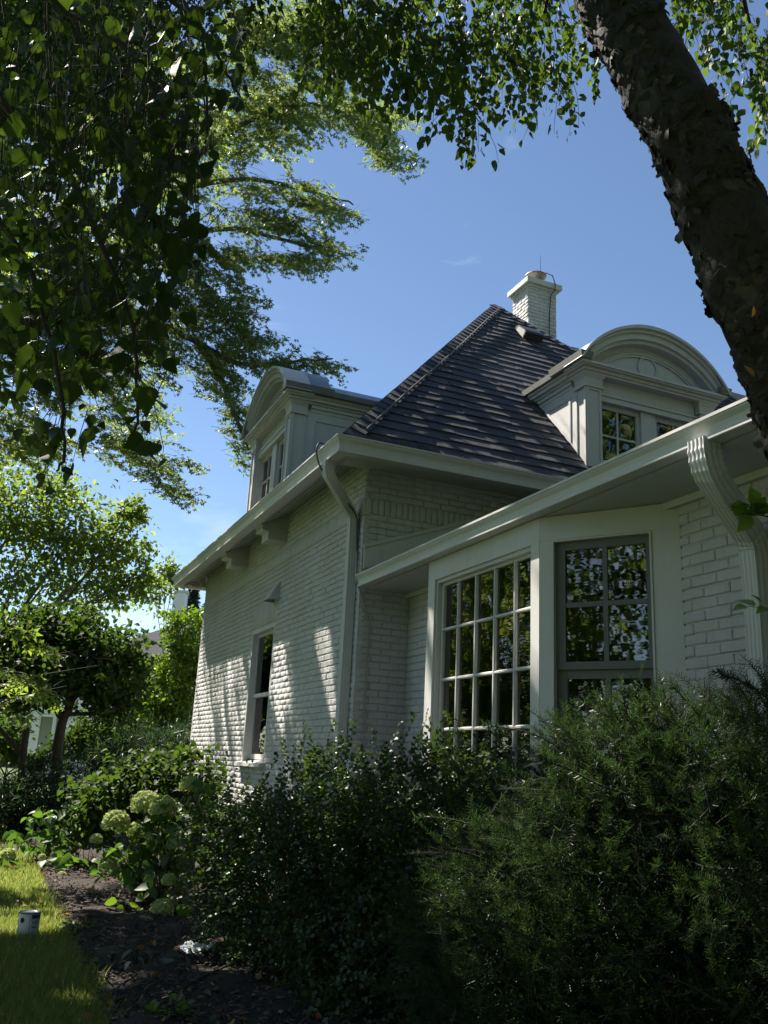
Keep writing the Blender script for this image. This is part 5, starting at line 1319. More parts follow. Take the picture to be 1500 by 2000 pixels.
# ---------------- trees and shrubs made of leaf clumps
def clump_leaves(nb, blobs, tmpl, size, m=0, up=.5, per=34, sig=.30, gaps=None, shell=.55):
    for (c, r, n) in blobs:
        c = np.array(c, float); r = np.array(r, float) if np.ndim(r) else np.full(3, r)
        k = max(3, n // per); u = rdir(k); rad = (shell + (1 - shell) * RNG.random(k)) if shell < 1 else np.ones(k)
        cen = c + u * rad[:, None] * r * (1 + .18 * RNG.normal(size=(k, 1)))
        idx = RNG.integers(0, k, n); s = sig * float(np.mean(r)) * .55
        O = cen[idx] + RNG.normal(size=(n, 3)) * s * np.array([1, 1, .6])
        D = rdir(n) + unit_rows(O - c) * .6 + np.array([0, 0, -.25]); N = rdir(n, up * 2)
        S = size * (.6 + .7 * RNG.random(n))
        kp = O[:, 2] > .03
        if gaps is not None: kp &= ~in_gap(O, gaps)
        nb.add(*stamp(tmpl, O[kp], D[kp], N[kp], S[kp]), m)
def unit_rows(v): return v / (np.linalg.norm(v, axis=1, keepdims=True) + 1e-9)
def blob_px(px, py, d, rx, ry, n, rz=None):
    return (at(px, py, d), (rx * d / FPX, (rz or rx) * d / FPX, ry * d / FPX), n)
def leafy(name, label, cat, base, blobs, tmpl, size, leaf, stems, bark=None, group=None, gaps=None, per=34, sig=.3, shell=.55, up=.5, crown='crown', trunk='trunk'):
    e_ = empty(name, base, label, cat, group); nb = NB(); clump_leaves(nb, blobs, tmpl, size, 0, up, per, sig, gaps, shell)
    obj(crown, nb.mesh(crown, [leaf]), e_)
    if stems:
        sb = NB()
        for (pts, r0, r1) in stems: limb(sb, pts, r0, r1, 7, 0, .006)
        obj(trunk, sb.mesh(trunk, [bark or M_MAPLEBARK], True), e_)
    return e_
def stems_to(base, blobs, r=.12, h=.45):
    out = []; b = np.array(base, float); top = np.array([np.mean([q[0][i] for q in blobs]) for i in range(3)]); k = b + (top - b) * h; k[:2] = b[:2] * .7 + k[:2] * .3
    out.append(([b - np.array([0, 0, .1]), b + (k - b) * .5 + RNG.normal(size=3) * .04 * np.linalg.norm(k - b), k], r, r * .7))
    for q in blobs: out.append(([k, (k + q[0]) / 2 + RNG.normal(size=3) * .1 * np.linalg.norm(q[0] - k) * .5, q[0]], r * .5, r * .1))
    return out
# tall yellow-green tree at the end of the lawn
bb = [blob_px(40, 1000, 24, 110, 90, 2300), blob_px(150, 1040, 24, 90, 90, 1900), blob_px(235, 1070, 24.5, 55, 80, 1200), blob_px(255, 1000, 24.5, 34, 30, 420), blob_px(90, 1140, 23.5, 110, 80, 1800), blob_px(230, 1150, 24, 60, 50, 800), blob_px(280, 1120, 24.3, 25, 60, 500), blob_px(-80, 1050, 24, 120, 140, 2000), blob_px(-60, 900, 25, 130, 90, 1500), blob_px(110, 960, 25, 60, 40, 700)]
tb_ = (-1.2, 24.5, 0)
leafy('linden_tree', 'loose yellow-green tree standing behind the dark tree at the lawn end', 'tree', tb_, bb, LF_DIAM, .15, L_BACK, stems_to(tb_, bb, .15, .3), sig=.40, shell=.3, per=14)
bb = [blob_px(325, 1115, 40, 22, 26, 320), blob_px(340, 1130, 40, 18, 20, 200), blob_px(300, 1150, 38, 30, 40, 500)]
tb_ = tuple(onz(318, 1478)); tb_ = (at(318, 1400, 40)[0], at(318, 1400, 40)[1], 0)
leafy('maple_sapling', 'slender yellowish tree top showing between eave end and neighbour chimney', 'tree', tb_, bb, LF_DIAM, .22, L_BACK, stems_to(tb_, bb, .06, .5), sig=.5, shell=.3, per=14)
# dark spreading ornamental tree with bent trunks
bb = [blob_px(60, 1250, 18, 90, 50, 2200), blob_px(170, 1260, 18, 90, 55, 2200), blob_px(235, 1310, 18, 60, 60, 1500), blob_px(120, 1320, 17.5, 110, 40, 2000), blob_px(40, 1340, 17.5, 70, 50, 1300), blob_px(210, 1370, 18, 60, 30, 800), blob_px(-60, 1290, 18, 80, 80, 1200), blob_px(130, 1210, 18.5, 70, 30, 800)]
tb_ = (at(112, 1450, 17.5)[0], at(112, 1450, 17.5)[1], 0)
st_ = [([at(108, 1600, 17.5) * np.array([1, 1, 0]), at(112, 1450, 17.5), at(126, 1395, 17.5), at(150, 1350, 17.7), at(210, 1300, 18)], .13, .04), ([at(122, 1400, 17.5), at(95, 1370, 17.5), at(60, 1320, 17.5), at(30, 1280, 17.8)], .08, .03), ([at(126, 1395, 17.5), at(180, 1395, 17.6), at(235, 1380, 17.8)], .05, .02),
       ([at(40, 1600, 17.2) * np.array([1, 1, 0]), at(44, 1475, 17.2), at(55, 1400, 17.3), at(50, 1330, 17.4)], .09, .04), ([at(44, 1475, 17.2), at(15, 1440, 17.2), at(-20, 1400, 17.3)], .06, .02)]
leafy('ornamental_tree', 'dark spreading ornamental tree with bent black trunks on the lawn', 'tree', tb_, bb, LF_OVAL, .13, L_DARK, st_, M_TWIG, sig=.4, shell=.4, per=28)
# young maple with large lobed leaves nearer the lawn edge
e_ = empty('maple_sapling', (at(-40, 1300, 11)[0], at(-40, 1300, 11)[1], 0), 'young maple branch with large pale lobed leaves before the dark tree', 'tree')
nb = NB(); Bq = []; Dq = []
for (px, py) in ((0, 1240), (30, 1235), (60, 1250), (0, 1300), (30, 1310), (10, 1340), (60, 1330), (90, 1320), (130, 1300), (150, 1270), (170, 1250), (190, 1290), (130, 1340), (40, 1390), (0, 1380), (80, 1350), (110, 1280), (20, 1270)):
    Bq.append(at(px - 25, py, 11 + RNG.normal() * .3)); Dq.append(right + RNG.normal(size=3) * .4)
place_sprays(nb, spray_leaves(4, .42, 6, .17, .3, .5), Bq, Dq, LF_STAR, 0, 1, True, None, .05, .005)
obj('crown', nb.mesh('crown', [L_BACK, M_TWIG]), e_)
tk = NB(); b0 = np.array([at(-60, 1300, 11)[0], at(-60, 1300, 11)[1], 0]); limb(tk, [b0, b0 + (0, 0, 1.2), b0 + (.05, 0, 2.4)], .05, .03, 7, 0)
for (px, py) in ((150, 1270), (190, 1300), (80, 1330), (130, 1340)): limb(tk, [b0 + (.02, 0, 1.6), at((px - 60) / 2 - 30, py + 25, 11), at(px, py, 11)], .009, .003, 5, 0)
obj('trunk', tk.mesh('trunk', [M_TWIG], True), e_)
# bright evergreen at the far corner of the wing
bb = [blob_px(365, 1215, 19.5, 45, 22, 1300), blob_px(370, 1260, 19.5, 42, 30, 1500), blob_px(345, 1310, 19.4, 45, 35, 1800), blob_px(330, 1370, 19.2, 50, 40, 2000), blob_px(385, 1330, 19.5, 40, 70, 1600), blob_px(305, 1400, 19, 35, 30, 900), blob_px(380, 1420, 19, 50, 40, 1300)]
tb_ = (at(360, 1400, 19.5)[0], at(360, 1400, 19.5)[1], 0)
leafy('evergreen_shrub', 'bright green upright evergreen at the far corner of the brick wall', 'shrub', tb_, bb, LF_OVAL, .085, L_BRIGHT, stems_to(tb_, bb, .09, .4), M_TWIG, sig=.34, shell=.6, per=30)
bb = [blob_px(275, 1320, 22, 45, 36, 1300), blob_px(265, 1350, 22, 34, 34, 800), blob_px(290, 1370, 21.5, 40, 40, 1000), blob_px(310, 1300, 22.5, 22, 20, 400)]
tb_ = (at(275, 1400, 22)[0], at(275, 1400, 22)[1], 0)
leafy('evergreen_shrub', 'dark glossy evergreen between the ornamental tree and the bright evergreen', 'shrub', tb_, bb, LF_OVAL, .10, L_DARK, stems_to(tb_, bb, .09, .4), M_TWIG, sig=.34, shell=.6, per=30)
for (lab, bbx) in (('dark laurel screening the neighbour wall behind the ornamental trunks', [blob_px(185, 1425, 27, 45, 34, 1300), blob_px(150, 1455, 26.5, 40, 30, 900), blob_px(225, 1400, 27, 40, 40, 1000), blob_px(245, 1440, 26, 40, 30, 800)]),
                    ('laurel bush beside the white porch at the far lawn', [blob_px(20, 1440, 28, 34, 40, 900), blob_px(105, 1470, 28, 30, 24, 600), blob_px(60, 1480, 28, 40, 20, 700), blob_px(-40, 1440, 28, 50, 50, 900)])):
    c_ = bbx[0][0]; leafy('laurel_shrub', lab, 'shrub', (c_[0], c_[1], 0), bbx, LF_OVAL, .13, L_DARK, stems_to((c_[0], c_[1], 0), bbx, .06, .4), M_TWIG, sig=.4, shell=.4, per=26)
# unseen trees around the house, for window reflections and to block sky light
proto = None
for k, (x, y, s, rz) in enumerate(((-16, 1.5, 1.15, 0), (-17, 6.5, 1.2, 1.3), (-16, -4, 1.2, 2.4), (-13, -10, 1.1, 3.9), (5.5, -9.5, 1.8, 3.3), (9.5, -8.5, 1.9, 4.4), (13.5, -5.5, 1.9, .4), (18, -1, 1.9, 2.2), (-2.5, -7.5, 1.35, 5.6), (2.6, -8.5, 1.4, 1.1), (-7.5, -6.5, 1.3, 4.2), (0.2, -12, 1.6, 2.9), (-4.5, 21.5, .9, 5.0), (-7.5, 25, 1.15, .7), (-12, 20, 1.2, 2.0), (-3.2, 29, 1.0, 3.0))):
    if proto is None:
        bb = [((0, 0, 6.5), (2.6, 2.6, 2.4), 2600), ((1.2, .6, 4.2), (1.9, 1.9, 1.6), 1500), ((-1.2, -.4, 4.6), (1.9, 1.9, 1.7), 1500), ((.2, -1.2, 3.2), (1.8, 1.8, 1.2), 1200), ((-.4, 1.2, 8.6), (1.8, 1.8, 1.6), 1300), ((.3, .8, 2.4), (1.9, 1.9, .9), 900)]
        proto = leafy('lawn_tree', 'leafy garden tree around the house, seen only mirrored in window glass', 'tree', (0, 0, 0), bb, LF_OVAL, .20, L_BACK, stems_to((0, 0, 0), bb, .2, .4), sig=.4, shell=.4, group='trees mirrored in the windows')
        root = proto
    else:
        root = proto.copy(); COL.objects.link(root)
        for chd in list(proto.children):
            c2 = chd.copy(); COL.objects.link(c2); c2.parent = root
    root.matrix_basis = Matrix.Translation((x, y, 0)) @ Matrix.Rotation(rz, 4, 'Z') @ Matrix.Scale(s, 4)

# ================================================================== SHRUBS
def surf_sprigs(blobs, spacing):
    """points and outward directions spread over the union of ellipsoids"""
    Ps, Ds = [], []
    for bi, (c, r, _) in enumerate(blobs):
        c = np.array(c); r = np.array(r); n = int(4 * math.pi * ((r[0] * r[1] + r[0] * r[2] + r[1] * r[2]) / 3) / spacing ** 2)
        u = rdir(n); P = c + u * r * (.72 + .34 * RNG.random((n, 1))); D = u / r; D /= np.linalg.norm(D, axis=1, keepdims=True)
        ok = P[:, 2] > .02
        for bj, (c2, r2, _) in enumerate(blobs):
            if bj != bi: ok &= (((P - np.array(c2)) / np.array(r2)) ** 2).sum(1) > .55
        Ps.append(P[ok]); Ds.append(D[ok])
    return np.concatenate(Ps), np.concatenate(Ds)
# ---- yew: feathery needle sprigs
def yew_var(n, L_=.17, need=.028, pairs=16):
    out = []
    for k in range(n):
        tw = np.linspace(0, 1, 5); P = np.stack([tw * L_, RNG.normal() * .02 * tw ** 2, -.02 * tw ** 2 + 0 * tw], 1); O, D, N, S = [], [], [], []
        for q in np.linspace(.08, 1, pairs):
            b = np.array([np.interp(q, tw, P[:, i]) for i in range(3)])
            for sg in (-1, 1):
                O.append(b); D.append(np.array([.45 + .5 * q, sg * 1.0, .12 + RNG.normal() * .12])); N.append(np.array([RNG.normal() * .2, RNG.normal() * .3, 1.0])); S.append(need * (.75 + .4 * RNG.random()) * (1 - .3 * abs(q - .45)))
        out.append((P, np.array(O), np.array(D), np.array(N), np.array(S)))
    return out
LF_YEW = (np.array([(-.05, 0, 0), (.05, 0, 0), (.03, 1, .0), (-.03, 1, .0)], float) * np.array([1.25, 1, 1]), np.array([(0, 1, 2), (0, 2, 3)]))
def yew(name, label, base, blobs, spacing, var, extra=(), sc=1.0, up=.35, group=None, inner=None):
    e_ = empty(name, base, label, 'shrub', group); nb = NB(); P, D = surf_sprigs(blobs, spacing)
    D = D + RNG.normal(size=D.shape) * .45 + np.array([0, 0, up])
    place_sprays(nb, var, P - unit_rows(D) * .05, D, LF_YEW, 0, 1, True, np.full(len(P), sc) * (.7 + .6 * RNG.random(len(P))), None, .0024, 1.1)
    for (pts, n) in extra:              # long wayward shoots
        p = smooth_path(pts, 2); nb.tube(p, np.linspace(.006, .002, len(p)), 4, 1); T = np.gradient(p, axis=0)
        for i in range(n):
            f = .12 + .88 * i / (n - 1); b = np.array([np.interp(f, np.linspace(0, 1, len(p)), p[:, k]) for k in range(3)]); t_ = unit(np.array([np.interp(f, np.linspace(0, 1, len(p)), T[:, k]) for k in range(3)]))
            s_ = unit(np.cross(t_, _fw)); m_ = 26 if i == n - 1 else 10
            a = RNG.random(24) * 6.283; O = b + t_ * (RNG.random((24, 1)) * .05); Dn = t_ * .6 + (s_ * np.cos(a)[:, None] + np.cross(t_, s_) * np.sin(a)[:, None])
            nb.add(*stamp(LF_YEW, O, Dn, rdir(24), .027 * (.7 + .5 * RNG.random(24))), 0)
    if inner:                            # shaded inside
        small = [(c, np.array(r) * .72, 0) for (c, r, _) in blobs]; P, D = surf_sprigs(small, spacing * 1.5); D = D + RNG.normal(size=D.shape) * .7
        place_sprays(nb, var, P, D, LF_YEW, 0, 1, False, np.full(len(P), sc * 1.5), None)
        clump_leaves(nb, [(c, np.array(r) * .55, int(inner * (r[0] * r[1] * r[2]) ** .667 * 10)) for (c, r, _) in blobs], LF_SLIM, .055, 0, .3, 12, .6, None, .35)
    obj('foliage', nb.mesh('foliage', [L_YEW, M_TWIG]), e_)
    sb = NB()
    for (c, r, _) in blobs:
        b = np.array(base, float); limb(sb, [b + RNG.normal(size=3) * .05 * np.array([1, 1, 0]), b + (np.array(c) - b) * .5 + RNG.normal(size=3) * .08, np.array(c)], .03, .008, 6, 0)
    obj('stem', sb.mesh('stem', [M_TWIG], True), e_); return e_
def eb(px, py, d, r, rz=None): return (at(px, py, d), (r, r, rz or r), 0)
yv = yew_var(7)
fb = [eb(1230, 1560, 3.95, .42, .38), eb(1180, 1700, 3.85, .46, .42), eb(1400, 1560, 3.8, .42, .42), eb(1010, 1760, 3.95, .34, .38), eb(1000, 1900, 3.8, .42, .4), eb(1250, 1850, 3.6, .5, .5), eb(1480, 1720, 3.5, .5, .5), eb(1100, 2020, 3.5, .5, .45), eb(1420, 1980, 3.3, .5, .5), eb(1590, 1520, 3.6, .4, .42), eb(950, 1700, 4.1, .22, .24), eb(1130, 1520, 4.1, .22, .24), eb(880, 1850, 4.0, .2, .3), eb(1260, 1450, 4.0, .22, .2), eb(1620, 1850, 3.2, .5, .6)]
shoots = [(px_pts((1300, 1480, 4.0), (1250, 1440, 3.95), (1225, 1400, 3.9), (1215, 1352, 3.9)), 12), (px_pts((1330, 1480, 3.9), (1240, 1440, 3.9), (1190, 1400, 3.9), (1140, 1375, 3.9)), 13), (px_pts((1380, 1480, 3.9), (1340, 1440, 3.9), (1310, 1400, 3.9), (1295, 1345, 3.9)), 11),
          (px_pts((1420, 1500, 3.8), (1400, 1430, 3.8), (1350, 1380, 3.8), (1318, 1345, 3.8)), 12), (px_pts((1600, 1440, 3.6), (1520, 1380, 3.6), (1460, 1335, 3.6), (1415, 1318, 3.6)), 14), (px_pts((1200, 1520, 4.0), (1110, 1470, 4.0), (1040, 1430, 4.0), (960, 1418, 4.0)), 14),
          (px_pts((1250, 1560, 3.6), (1160, 1530, 3.6), (1110, 1500, 3.6), (1075, 1490, 3.6)), 11), (px_pts((1000, 1640, 4.0), (920, 1610, 4.0), (870, 1598, 4.0), (830, 1596, 4.0)), 12), (px_pts((1150, 1920, 3.3), (1050, 1840, 3.2), (970, 1800, 3.15), (895, 1792, 3.1)), 16), (px_pts((1480, 2010, 2.9), (1380, 1940, 2.9), (1290, 1900, 2.9), (1218, 1882, 2.9)), 15),
          (px_pts((1480, 1480, 3.7), (1480, 1420, 3.7), (1470, 1380, 3.7), (1495, 1345, 3.7)), 10), (px_pts((1170, 1540, 3.9), (1150, 1490, 3.9), (1135, 1450, 3.9), (1085, 1415, 3.9)), 10), (px_pts((1260, 1480, 3.9), (1255, 1430, 3.9), (1262, 1390, 3.9), (1245, 1362, 3.9)), 10)]
yew('yew_shrub', 'large dark feathery yew spreading in front of the bay window', (2.85, 3.0, 0), fb, .060, yv, shoots, 1.0, .3, None, 4200)
# ---- deciduous shrub: long shoots with round leaves
e_ = empty('cotoneaster_shrub', (2.35, 6.6, 0), 'broad deciduous shrub of small rounded leaves under the wing corner', 'shrub')
sb = [eb(660, 1620, 6.7, .62, .55), eb(820, 1640, 6.2, .55, .55), eb(520, 1680, 7.1, .5, .5), eb(700, 1800, 6.2, .62, .5), eb(560, 1840, 6.6, .45, .4), eb(860, 1840, 5.6, .5, .5), eb(960, 1600, 5.7, .36, .38), eb(450, 1740, 7.2, .32, .36), eb(900, 1540, 6.2, .34, .28), eb(440, 1620, 7.6, .3, .3), eb(760, 1960, 5.5, .5, .35), eb(640, 1920, 6.0, .35, .3)]
nb = NB(); P, D = surf_sprigs(sb, .096)
rv_ = []
for k in range(7):
    tw = np.linspace(0, 1, 6); L_ = .30; Pq = np.stack([tw * L_, .03 * np.sin(tw * 3 + k), .02 * np.cos(tw * 4 + k)], 1); O, Dn, N, S = [], [], [], []
    for qi, q in enumerate(np.linspace(.06, 1, 13)):
        b = np.array([np.interp(q, tw, Pq[:, i]) for i in range(3)]); sg = 1 if qi % 2 else -1
        O.append(b); Dn.append(np.array([.5, sg * .9, RNG.normal() * .3])); N.append(np.array([RNG.normal() * .35, RNG.normal() * .35, 1.0])); S.append(.036 * (.65 + .65 * RNG.random()) * (1 - .4 * max(0, q - .75)))
    rv_.append((Pq, np.array(O), np.array(Dn), np.array(N), np.array(S)))
D2 = D * .8 + RNG.normal(size=D.shape) * .6 + np.array([0, 0, .12])
place_sprays(nb, rv_, P - unit_rows(D2) * .12, D2, LF_BLUNT, 0, 1, True, None, None, .0028)
clump_leaves(nb, [(c, np.array(r) * .75, int(4200 * r[0] * r[1] * r[2] * 4)) for (c, r, _) in sb], LF_DIAM, .045, 0, .5, 30, .5, None, .2)
# upright wands above the outline
B = []; Dv = []
for (px, py, d, h) in ((435, 1500, 7.4, .35), (450, 1530, 7.4, .4), (560, 1470, 7, .2), (600, 1450, 7, .25), (640, 1440, 7, .25), (680, 1440, 6.9, .2), (720, 1440, 6.8, .25), (760, 1440, 6.7, .2), (820, 1420, 6.4, .3), (850, 1430, 6.3, .3), (870, 1420, 6.2, .3), (905, 1450, 6.0, .25), (940, 1450, 5.9, .3), (520, 1500, 7.2, .3), (790, 1430, 6.6, .2), (480, 1510, 7.4, .2), (590, 1440, 7, .3), (500, 1540, 7.3, .3), (980, 1460, 5.8, .25), (890, 1470, 6.1, .3), (835, 1440, 6.3, .3)):
    B.append(at(px, py + 45, d)); Dv.append(np.array([RNG.normal() * .15, RNG.normal() * .15, 1.0]))
place_sprays(nb, rv_, B, Dv, LF_ROUND, 0, 1, True, None, None, .003)
obj('foliage', nb.mesh('foliage', [L_SHRUB, M_TWIG]), e_)
st = NB()
for k in range(34):
    q = sb[k % len(sb)]; b = np.array([q[0][0] * .5 + 2.35 * .5 + RNG.normal() * .2, q[0][1] * .5 + 6.5 * .5 + RNG.normal() * .3, -.02]); tpt = np.array(q[0]) + rdir(1)[0] * np.array(q[1]) * .8
    if tpt[2] < .2: tpt[2] = .3
    limb(st, [b, b * .6 + tpt * .4 + RNG.normal(size=3) * .08, tpt], .012, .003, 5, 0)
obj('stem', st.mesh('stem', [M_TWIG], True), e_)
# ---- shrubs further along the bed
def far_yew(label, px, hb, n):
    b_ = (at(*px)[0], at(*px)[1], 0); bb = [(c, r, int(n * (r[0] * r[1] * r[2]) ** .667 * 10)) for (c, r, _) in hb]
    leafy('yew_shrub', label, 'shrub', b_, bb, LF_SLIM, .16, L_YEW, stems_to(b_, bb, .03, .3), M_TWIG, per=16, sig=.36, shell=.6, up=.3, crown='foliage', trunk='stem')
far_yew('clipped yew hedge against the far end of the brick wall', (290, 1500, 15.4), [eb(330, 1465, 15.6, .55, .42), eb(250, 1485, 15.4, .6, .42), eb(180, 1515, 15.2, .5, .42), eb(385, 1485, 15.2, .4, .5), eb(300, 1540, 14.8, .8, .5), eb(375, 1440, 15.8, .25, .25)], 900)
far_yew('low dark yew mound at the edge of the far lawn', (60, 1560, 15.5), [eb(60, 1560, 15.5, .55, .5), eb(120, 1590, 15, .4, .4), eb(20, 1590, 15, .5, .5), eb(90, 1510, 16, .35, .35), eb(-40, 1570, 15.5, .5, .5)], 900)
bb = [(c, r, n) for (c, r, n) in [(at(270, 1560, 12.2), (.75, .6, .5), 1700), (at(350, 1540, 12.0), (.5, .5, .55), 1200), (at(200, 1590, 12.2), (.5, .5, .4), 1000), (at(390, 1600, 11.8), (.4, .4, .5), 700), (at(290, 1500, 12.4), (.45, .45, .25), 600)]]
b_ = (at(280, 1600, 12.2)[0], at(280, 1600, 12.2)[1], 0)
leafy('viburnum_shrub', 'dark leafy viburnum behind the green hydrangea heads', 'shrub', b_, bb, LF_HEART, .085, L_DARK, stems_to(b_, bb, .03, .3), M_TWIG, per=20, sig=.4, shell=.55, up=.8, crown='foliage', trunk='stem')

# ---- hydrangeas
flT = (np.array([(-.5, -.5, 0), (.5, -.5, .1), (.5, .5, 0), (-.5, .5, .1)], float), np.array([(0, 1, 2), (0, 2, 3)]))
def head(c, r, parent):
    n = 420; u = rdir(n); u[:, 2] = np.where(u[:, 2] < -.55, -u[:, 2], u[:, 2]); u /= np.linalg.norm(u, axis=1, keepdims=True); O = c + u * r * np.array([1, 1, .9]) * (.9 + .14 * RNG.random((n, 1)))
    V_, F_ = stamp(flT, O, rdir(n), u + RNG.normal(size=(n, 3)) * .3, .17 * r * (.8 + .5 * RNG.random(n)))
    nb = NB(); nb.add(V_, F_)
    k = 10; a = np.linspace(0, 6.283, k, endpoint=False); core = [c + np.array([0, 0, .62 * r])] + [c + np.array([.8 * r * math.cos(q), .8 * r * math.sin(q), .1 * r]) for q in a] + [c + np.array([.6 * r * math.cos(q), .6 * r * math.sin(q), -.25 * r]) for q in a] + [c - np.array([0, 0, .3 * r])]
    nb.add(np.array(core), [(0, 1 + i, 1 + (i + 1) % k) for i in range(k)] + [(1 + i, 1 + k + i, 1 + k + (i + 1) % k) for i in range(k)] + [(1 + i, 1 + k + (i + 1) % k, 1 + (i + 1) % k) for i in range(k)] + [(1 + k + i, 1 + 2 * k, 1 + k + (i + 1) % k) for i in range(k)])
    return obj('flower_head', nb.mesh('flower_head', [L_HYDF]), parent)
def hydrangea(label, base, heads, leaf_px, n_leaf, lsz=.13, leaf=None, group=None):
    e_ = empty('hydrangea', base, label, 'shrub', group); sb = NB(); nb = NB()
    for (px, py, d, r) in heads:
        c = at(px, py, d); c[2] = max(c[2], r * .5); head(c, r, e_); b = np.array(base) + RNG.normal(size=3) * .12 * np.array([1, 1, 0]); b[2] = 0
        limb(sb, [b, b * .5 + c * .5 + np.array([0, 0, .12]), c - np.array([0, 0, r * .25])], .007, .004, 5, 0)
    for (px, py, d, rx, ry, n) in leaf_px:
        a = RNG.random(n) * 6.283; q = np.sqrt(RNG.random(n)); O = np.array([at(px + rx * i * math.cos(j), py + ry * i * math.sin(j), d + RNG.normal() * .18) for i, j in zip(q, a)]); O[:, 2] = np.maximum(O[:, 2], .05)
        D = rdir(n); D[:, 2] = D[:, 2] * .35 - .3; nb.add(*stamp(LF_HEART, O, D, rdir(n, 1.6), lsz * (.6 + .6 * RNG.random(n))))
        for i in range(0, n, 6):
            b = np.array(base) + RNG.normal(size=3) * .15 * np.array([1, 1, 0]); b[2] = 0; limb(sb, [b, b * .5 + O[i] * .5 + np.array([0, 0, .08]), O[i]], .005, .003, 4, 0)
    obj('foliage', nb.mesh('foliage', [leaf or L_HYD]), e_); obj('stem', sb.mesh('stem', [M_TWIG], True), e_)
G_HY = None
hydrangea('hydrangea with a cluster of pale green round flower heads beside the mulch path', (*at(300, 1700, 9.3)[:2], 0), [(285, 1572, 9.4, .155), (318, 1580, 9.2, .14), (226, 1608, 9.3, .14), (268, 1625, 9.5, .11), (305, 1635, 9.3, .11), (340, 1650, 9.0, .08), (211, 1692, 9.0, .095), (370, 1535, 9.6, .11), (188, 1640, 9.8, .07)], [(290, 1660, 9.3, 75, 70, 120), (350, 1620, 9.3, 60, 60, 90), (240, 1690, 9.2, 55, 40, 60), (330, 1730, 8.9, 50, 45, 60), (390, 1570, 9.6, 30, 50, 50)], 0)
hydrangea('low hydrangea with one drooping green flower head touching the bark mulch', (*at(330, 1790, 8.5)[:2], 0), [(316, 1778, 8.4, .11), (330, 1720, 8.6, .07)], [(350, 1770, 8.5, 30, 20, 14)], 0, .10)
hydrangea('young hydrangea with pointed sunlit leaves and no flowers at the lawn edge', (*at(90, 1660, 12)[:2], 0), [], [(85, 1600, 12, 40, 20, 26), (60, 1640, 12, 50, 25, 36), (110, 1640, 12, 40, 25, 30)], 0, .16, L_HYD)
hydrangea('leafy hydrangea stems beneath the dark viburnum with one faded flower head', (*at(150, 1660, 12)[:2], 0), [(120, 1712, 10.6, .06), (82, 1675, 11.2, .05)], [(150, 1595, 12, 35, 22, 26), (160, 1630, 12, 45, 30, 40), (120, 1680, 11, 45, 12, 18)], 0, .16, L_HYD)
hydrangea('small hydrangea with bright yellow-green flowers on the lawn margin', (*at(5, 1680, 11.5)[:2], 0), [(15, 1672, 11.4, .10), (-10, 1680, 11.4, .10)], [(10, 1690, 11.4, 30, 15, 14)], 0, .12)

# ================================================================== SMALL THINGS
# paint can standing on the lawn
cb_ = onz(52, 1831); cr, chh = .083, .195
can = empty('paint_can', cb_, 'white paint can with dark rim standing on the sunlit lawn', 'can')
M_CAN = mat_simple('can_label_white', (0.70, 0.72, 0.72), .4, 0, 30, .04, 0); M_CANR = mat_simple('can_rim_metal', (0.10, 0.115, 0.13), .35, .6); M_NAVY = mat_simple('navy_print', (0.02, 0.05, 0.09), .4, 0, 30, .1, 0); M_INK = mat_simple('black_print', (0.01, 0.012, 0.02), .4, 0, 30, .1, 0); M_PALE = mat_simple('pale_blue_print', (0.42, 0.50, 0.52), .4, 0, 30, .05, 0)
m = MB(); m.lathe([(0, .004), (cr - .002, .004), (cr, .01), (cr, chh - .008)], cb_, 40); m.build('body', M_CAN, can)
m = MB(); m.lathe([(cr, chh - .009), (cr + .003, chh - .008), (cr + .003, chh), (cr - .004, chh + .002), (cr - .010, chh - .004), (cr - .016, chh - .004)], cb_, 40); m.build('rim', M_CANR, can)
m = MB(); m.lathe([(cr - .016, chh - .004), (cr - .02, chh - .008), (cr - .03, chh - .003), (0, chh - .003)], cb_, 40); m.build('lid', mat_simple('lid_metal', (.42, .45, .48), .35, .7), can)
face = math.atan2(-cb_[1], -cb_[0])      # angle towards the camera
def on_can(a, z, r=.0012): return (cb_[0] + (cr + r) * math.cos(face + a), cb_[1] + (cr + r) * math.sin(face + a), cb_[2] + z)
def patch(name, mat, a0, a1, z0, z1, r=.0012):
    m = MB(); n = 10
    for i in range(n):
        p, q = a0 + (a1 - a0) * i / n, a0 + (a1 - a0) * (i + 1) / n; m.poly([on_can(p, z0, r), on_can(q, z0, r), on_can(q, z1, r), on_can(p, z1, r)], True)
    m.build(name, mat, can)
patch('label_panel', M_PALE, .22, 1.45, .02, .150); patch('label_band', M_NAVY, .22, 1.45, .152, .183)
m = MB(); m.poly([on_can(-.68 + .24 * math.cos(t), .140 + .021 * math.sin(t), .0016) for t in np.linspace(0, 2 * math.pi, 24, endpoint=False)]); m.build('dot', M_INK, can)
def can_text(s, size, a0, z0, vertical=False, mat=None):
    cv = bpy.data.curves.new('lettering', 'FONT'); cv.body = s; cv.size = size; cv.align_x = 'LEFT'
    o = bpy.data.objects.new('lettering_curve', cv); COL.objects.link(o)
    dg = bpy.context.evaluated_depsgraph_get(); me = bpy.data.meshes.new_from_object(o.evaluated_get(dg)); bpy.data.objects.remove(o)
    for v in me.vertices:
        x, y = v.co.x, v.co.y
        if vertical: x, y = -y, x
        v.co = on_can(a0 + x / cr, z0 + y, .0022)
    me.materials.clear(); me.materials.append(mat or M_INK); me.update(); me.name = 'lettering'
    obj('lettering', me, can)
can_text('HP3', .036, .30, .112); can_text('Benjamin Moore', .0215, .17, .035, True, M_NAVY)
patch('print_line', M_NAVY, .30, .80, .085, .092, .002); patch('print_line', M_INK, .30, .95, .098, .100, .002)
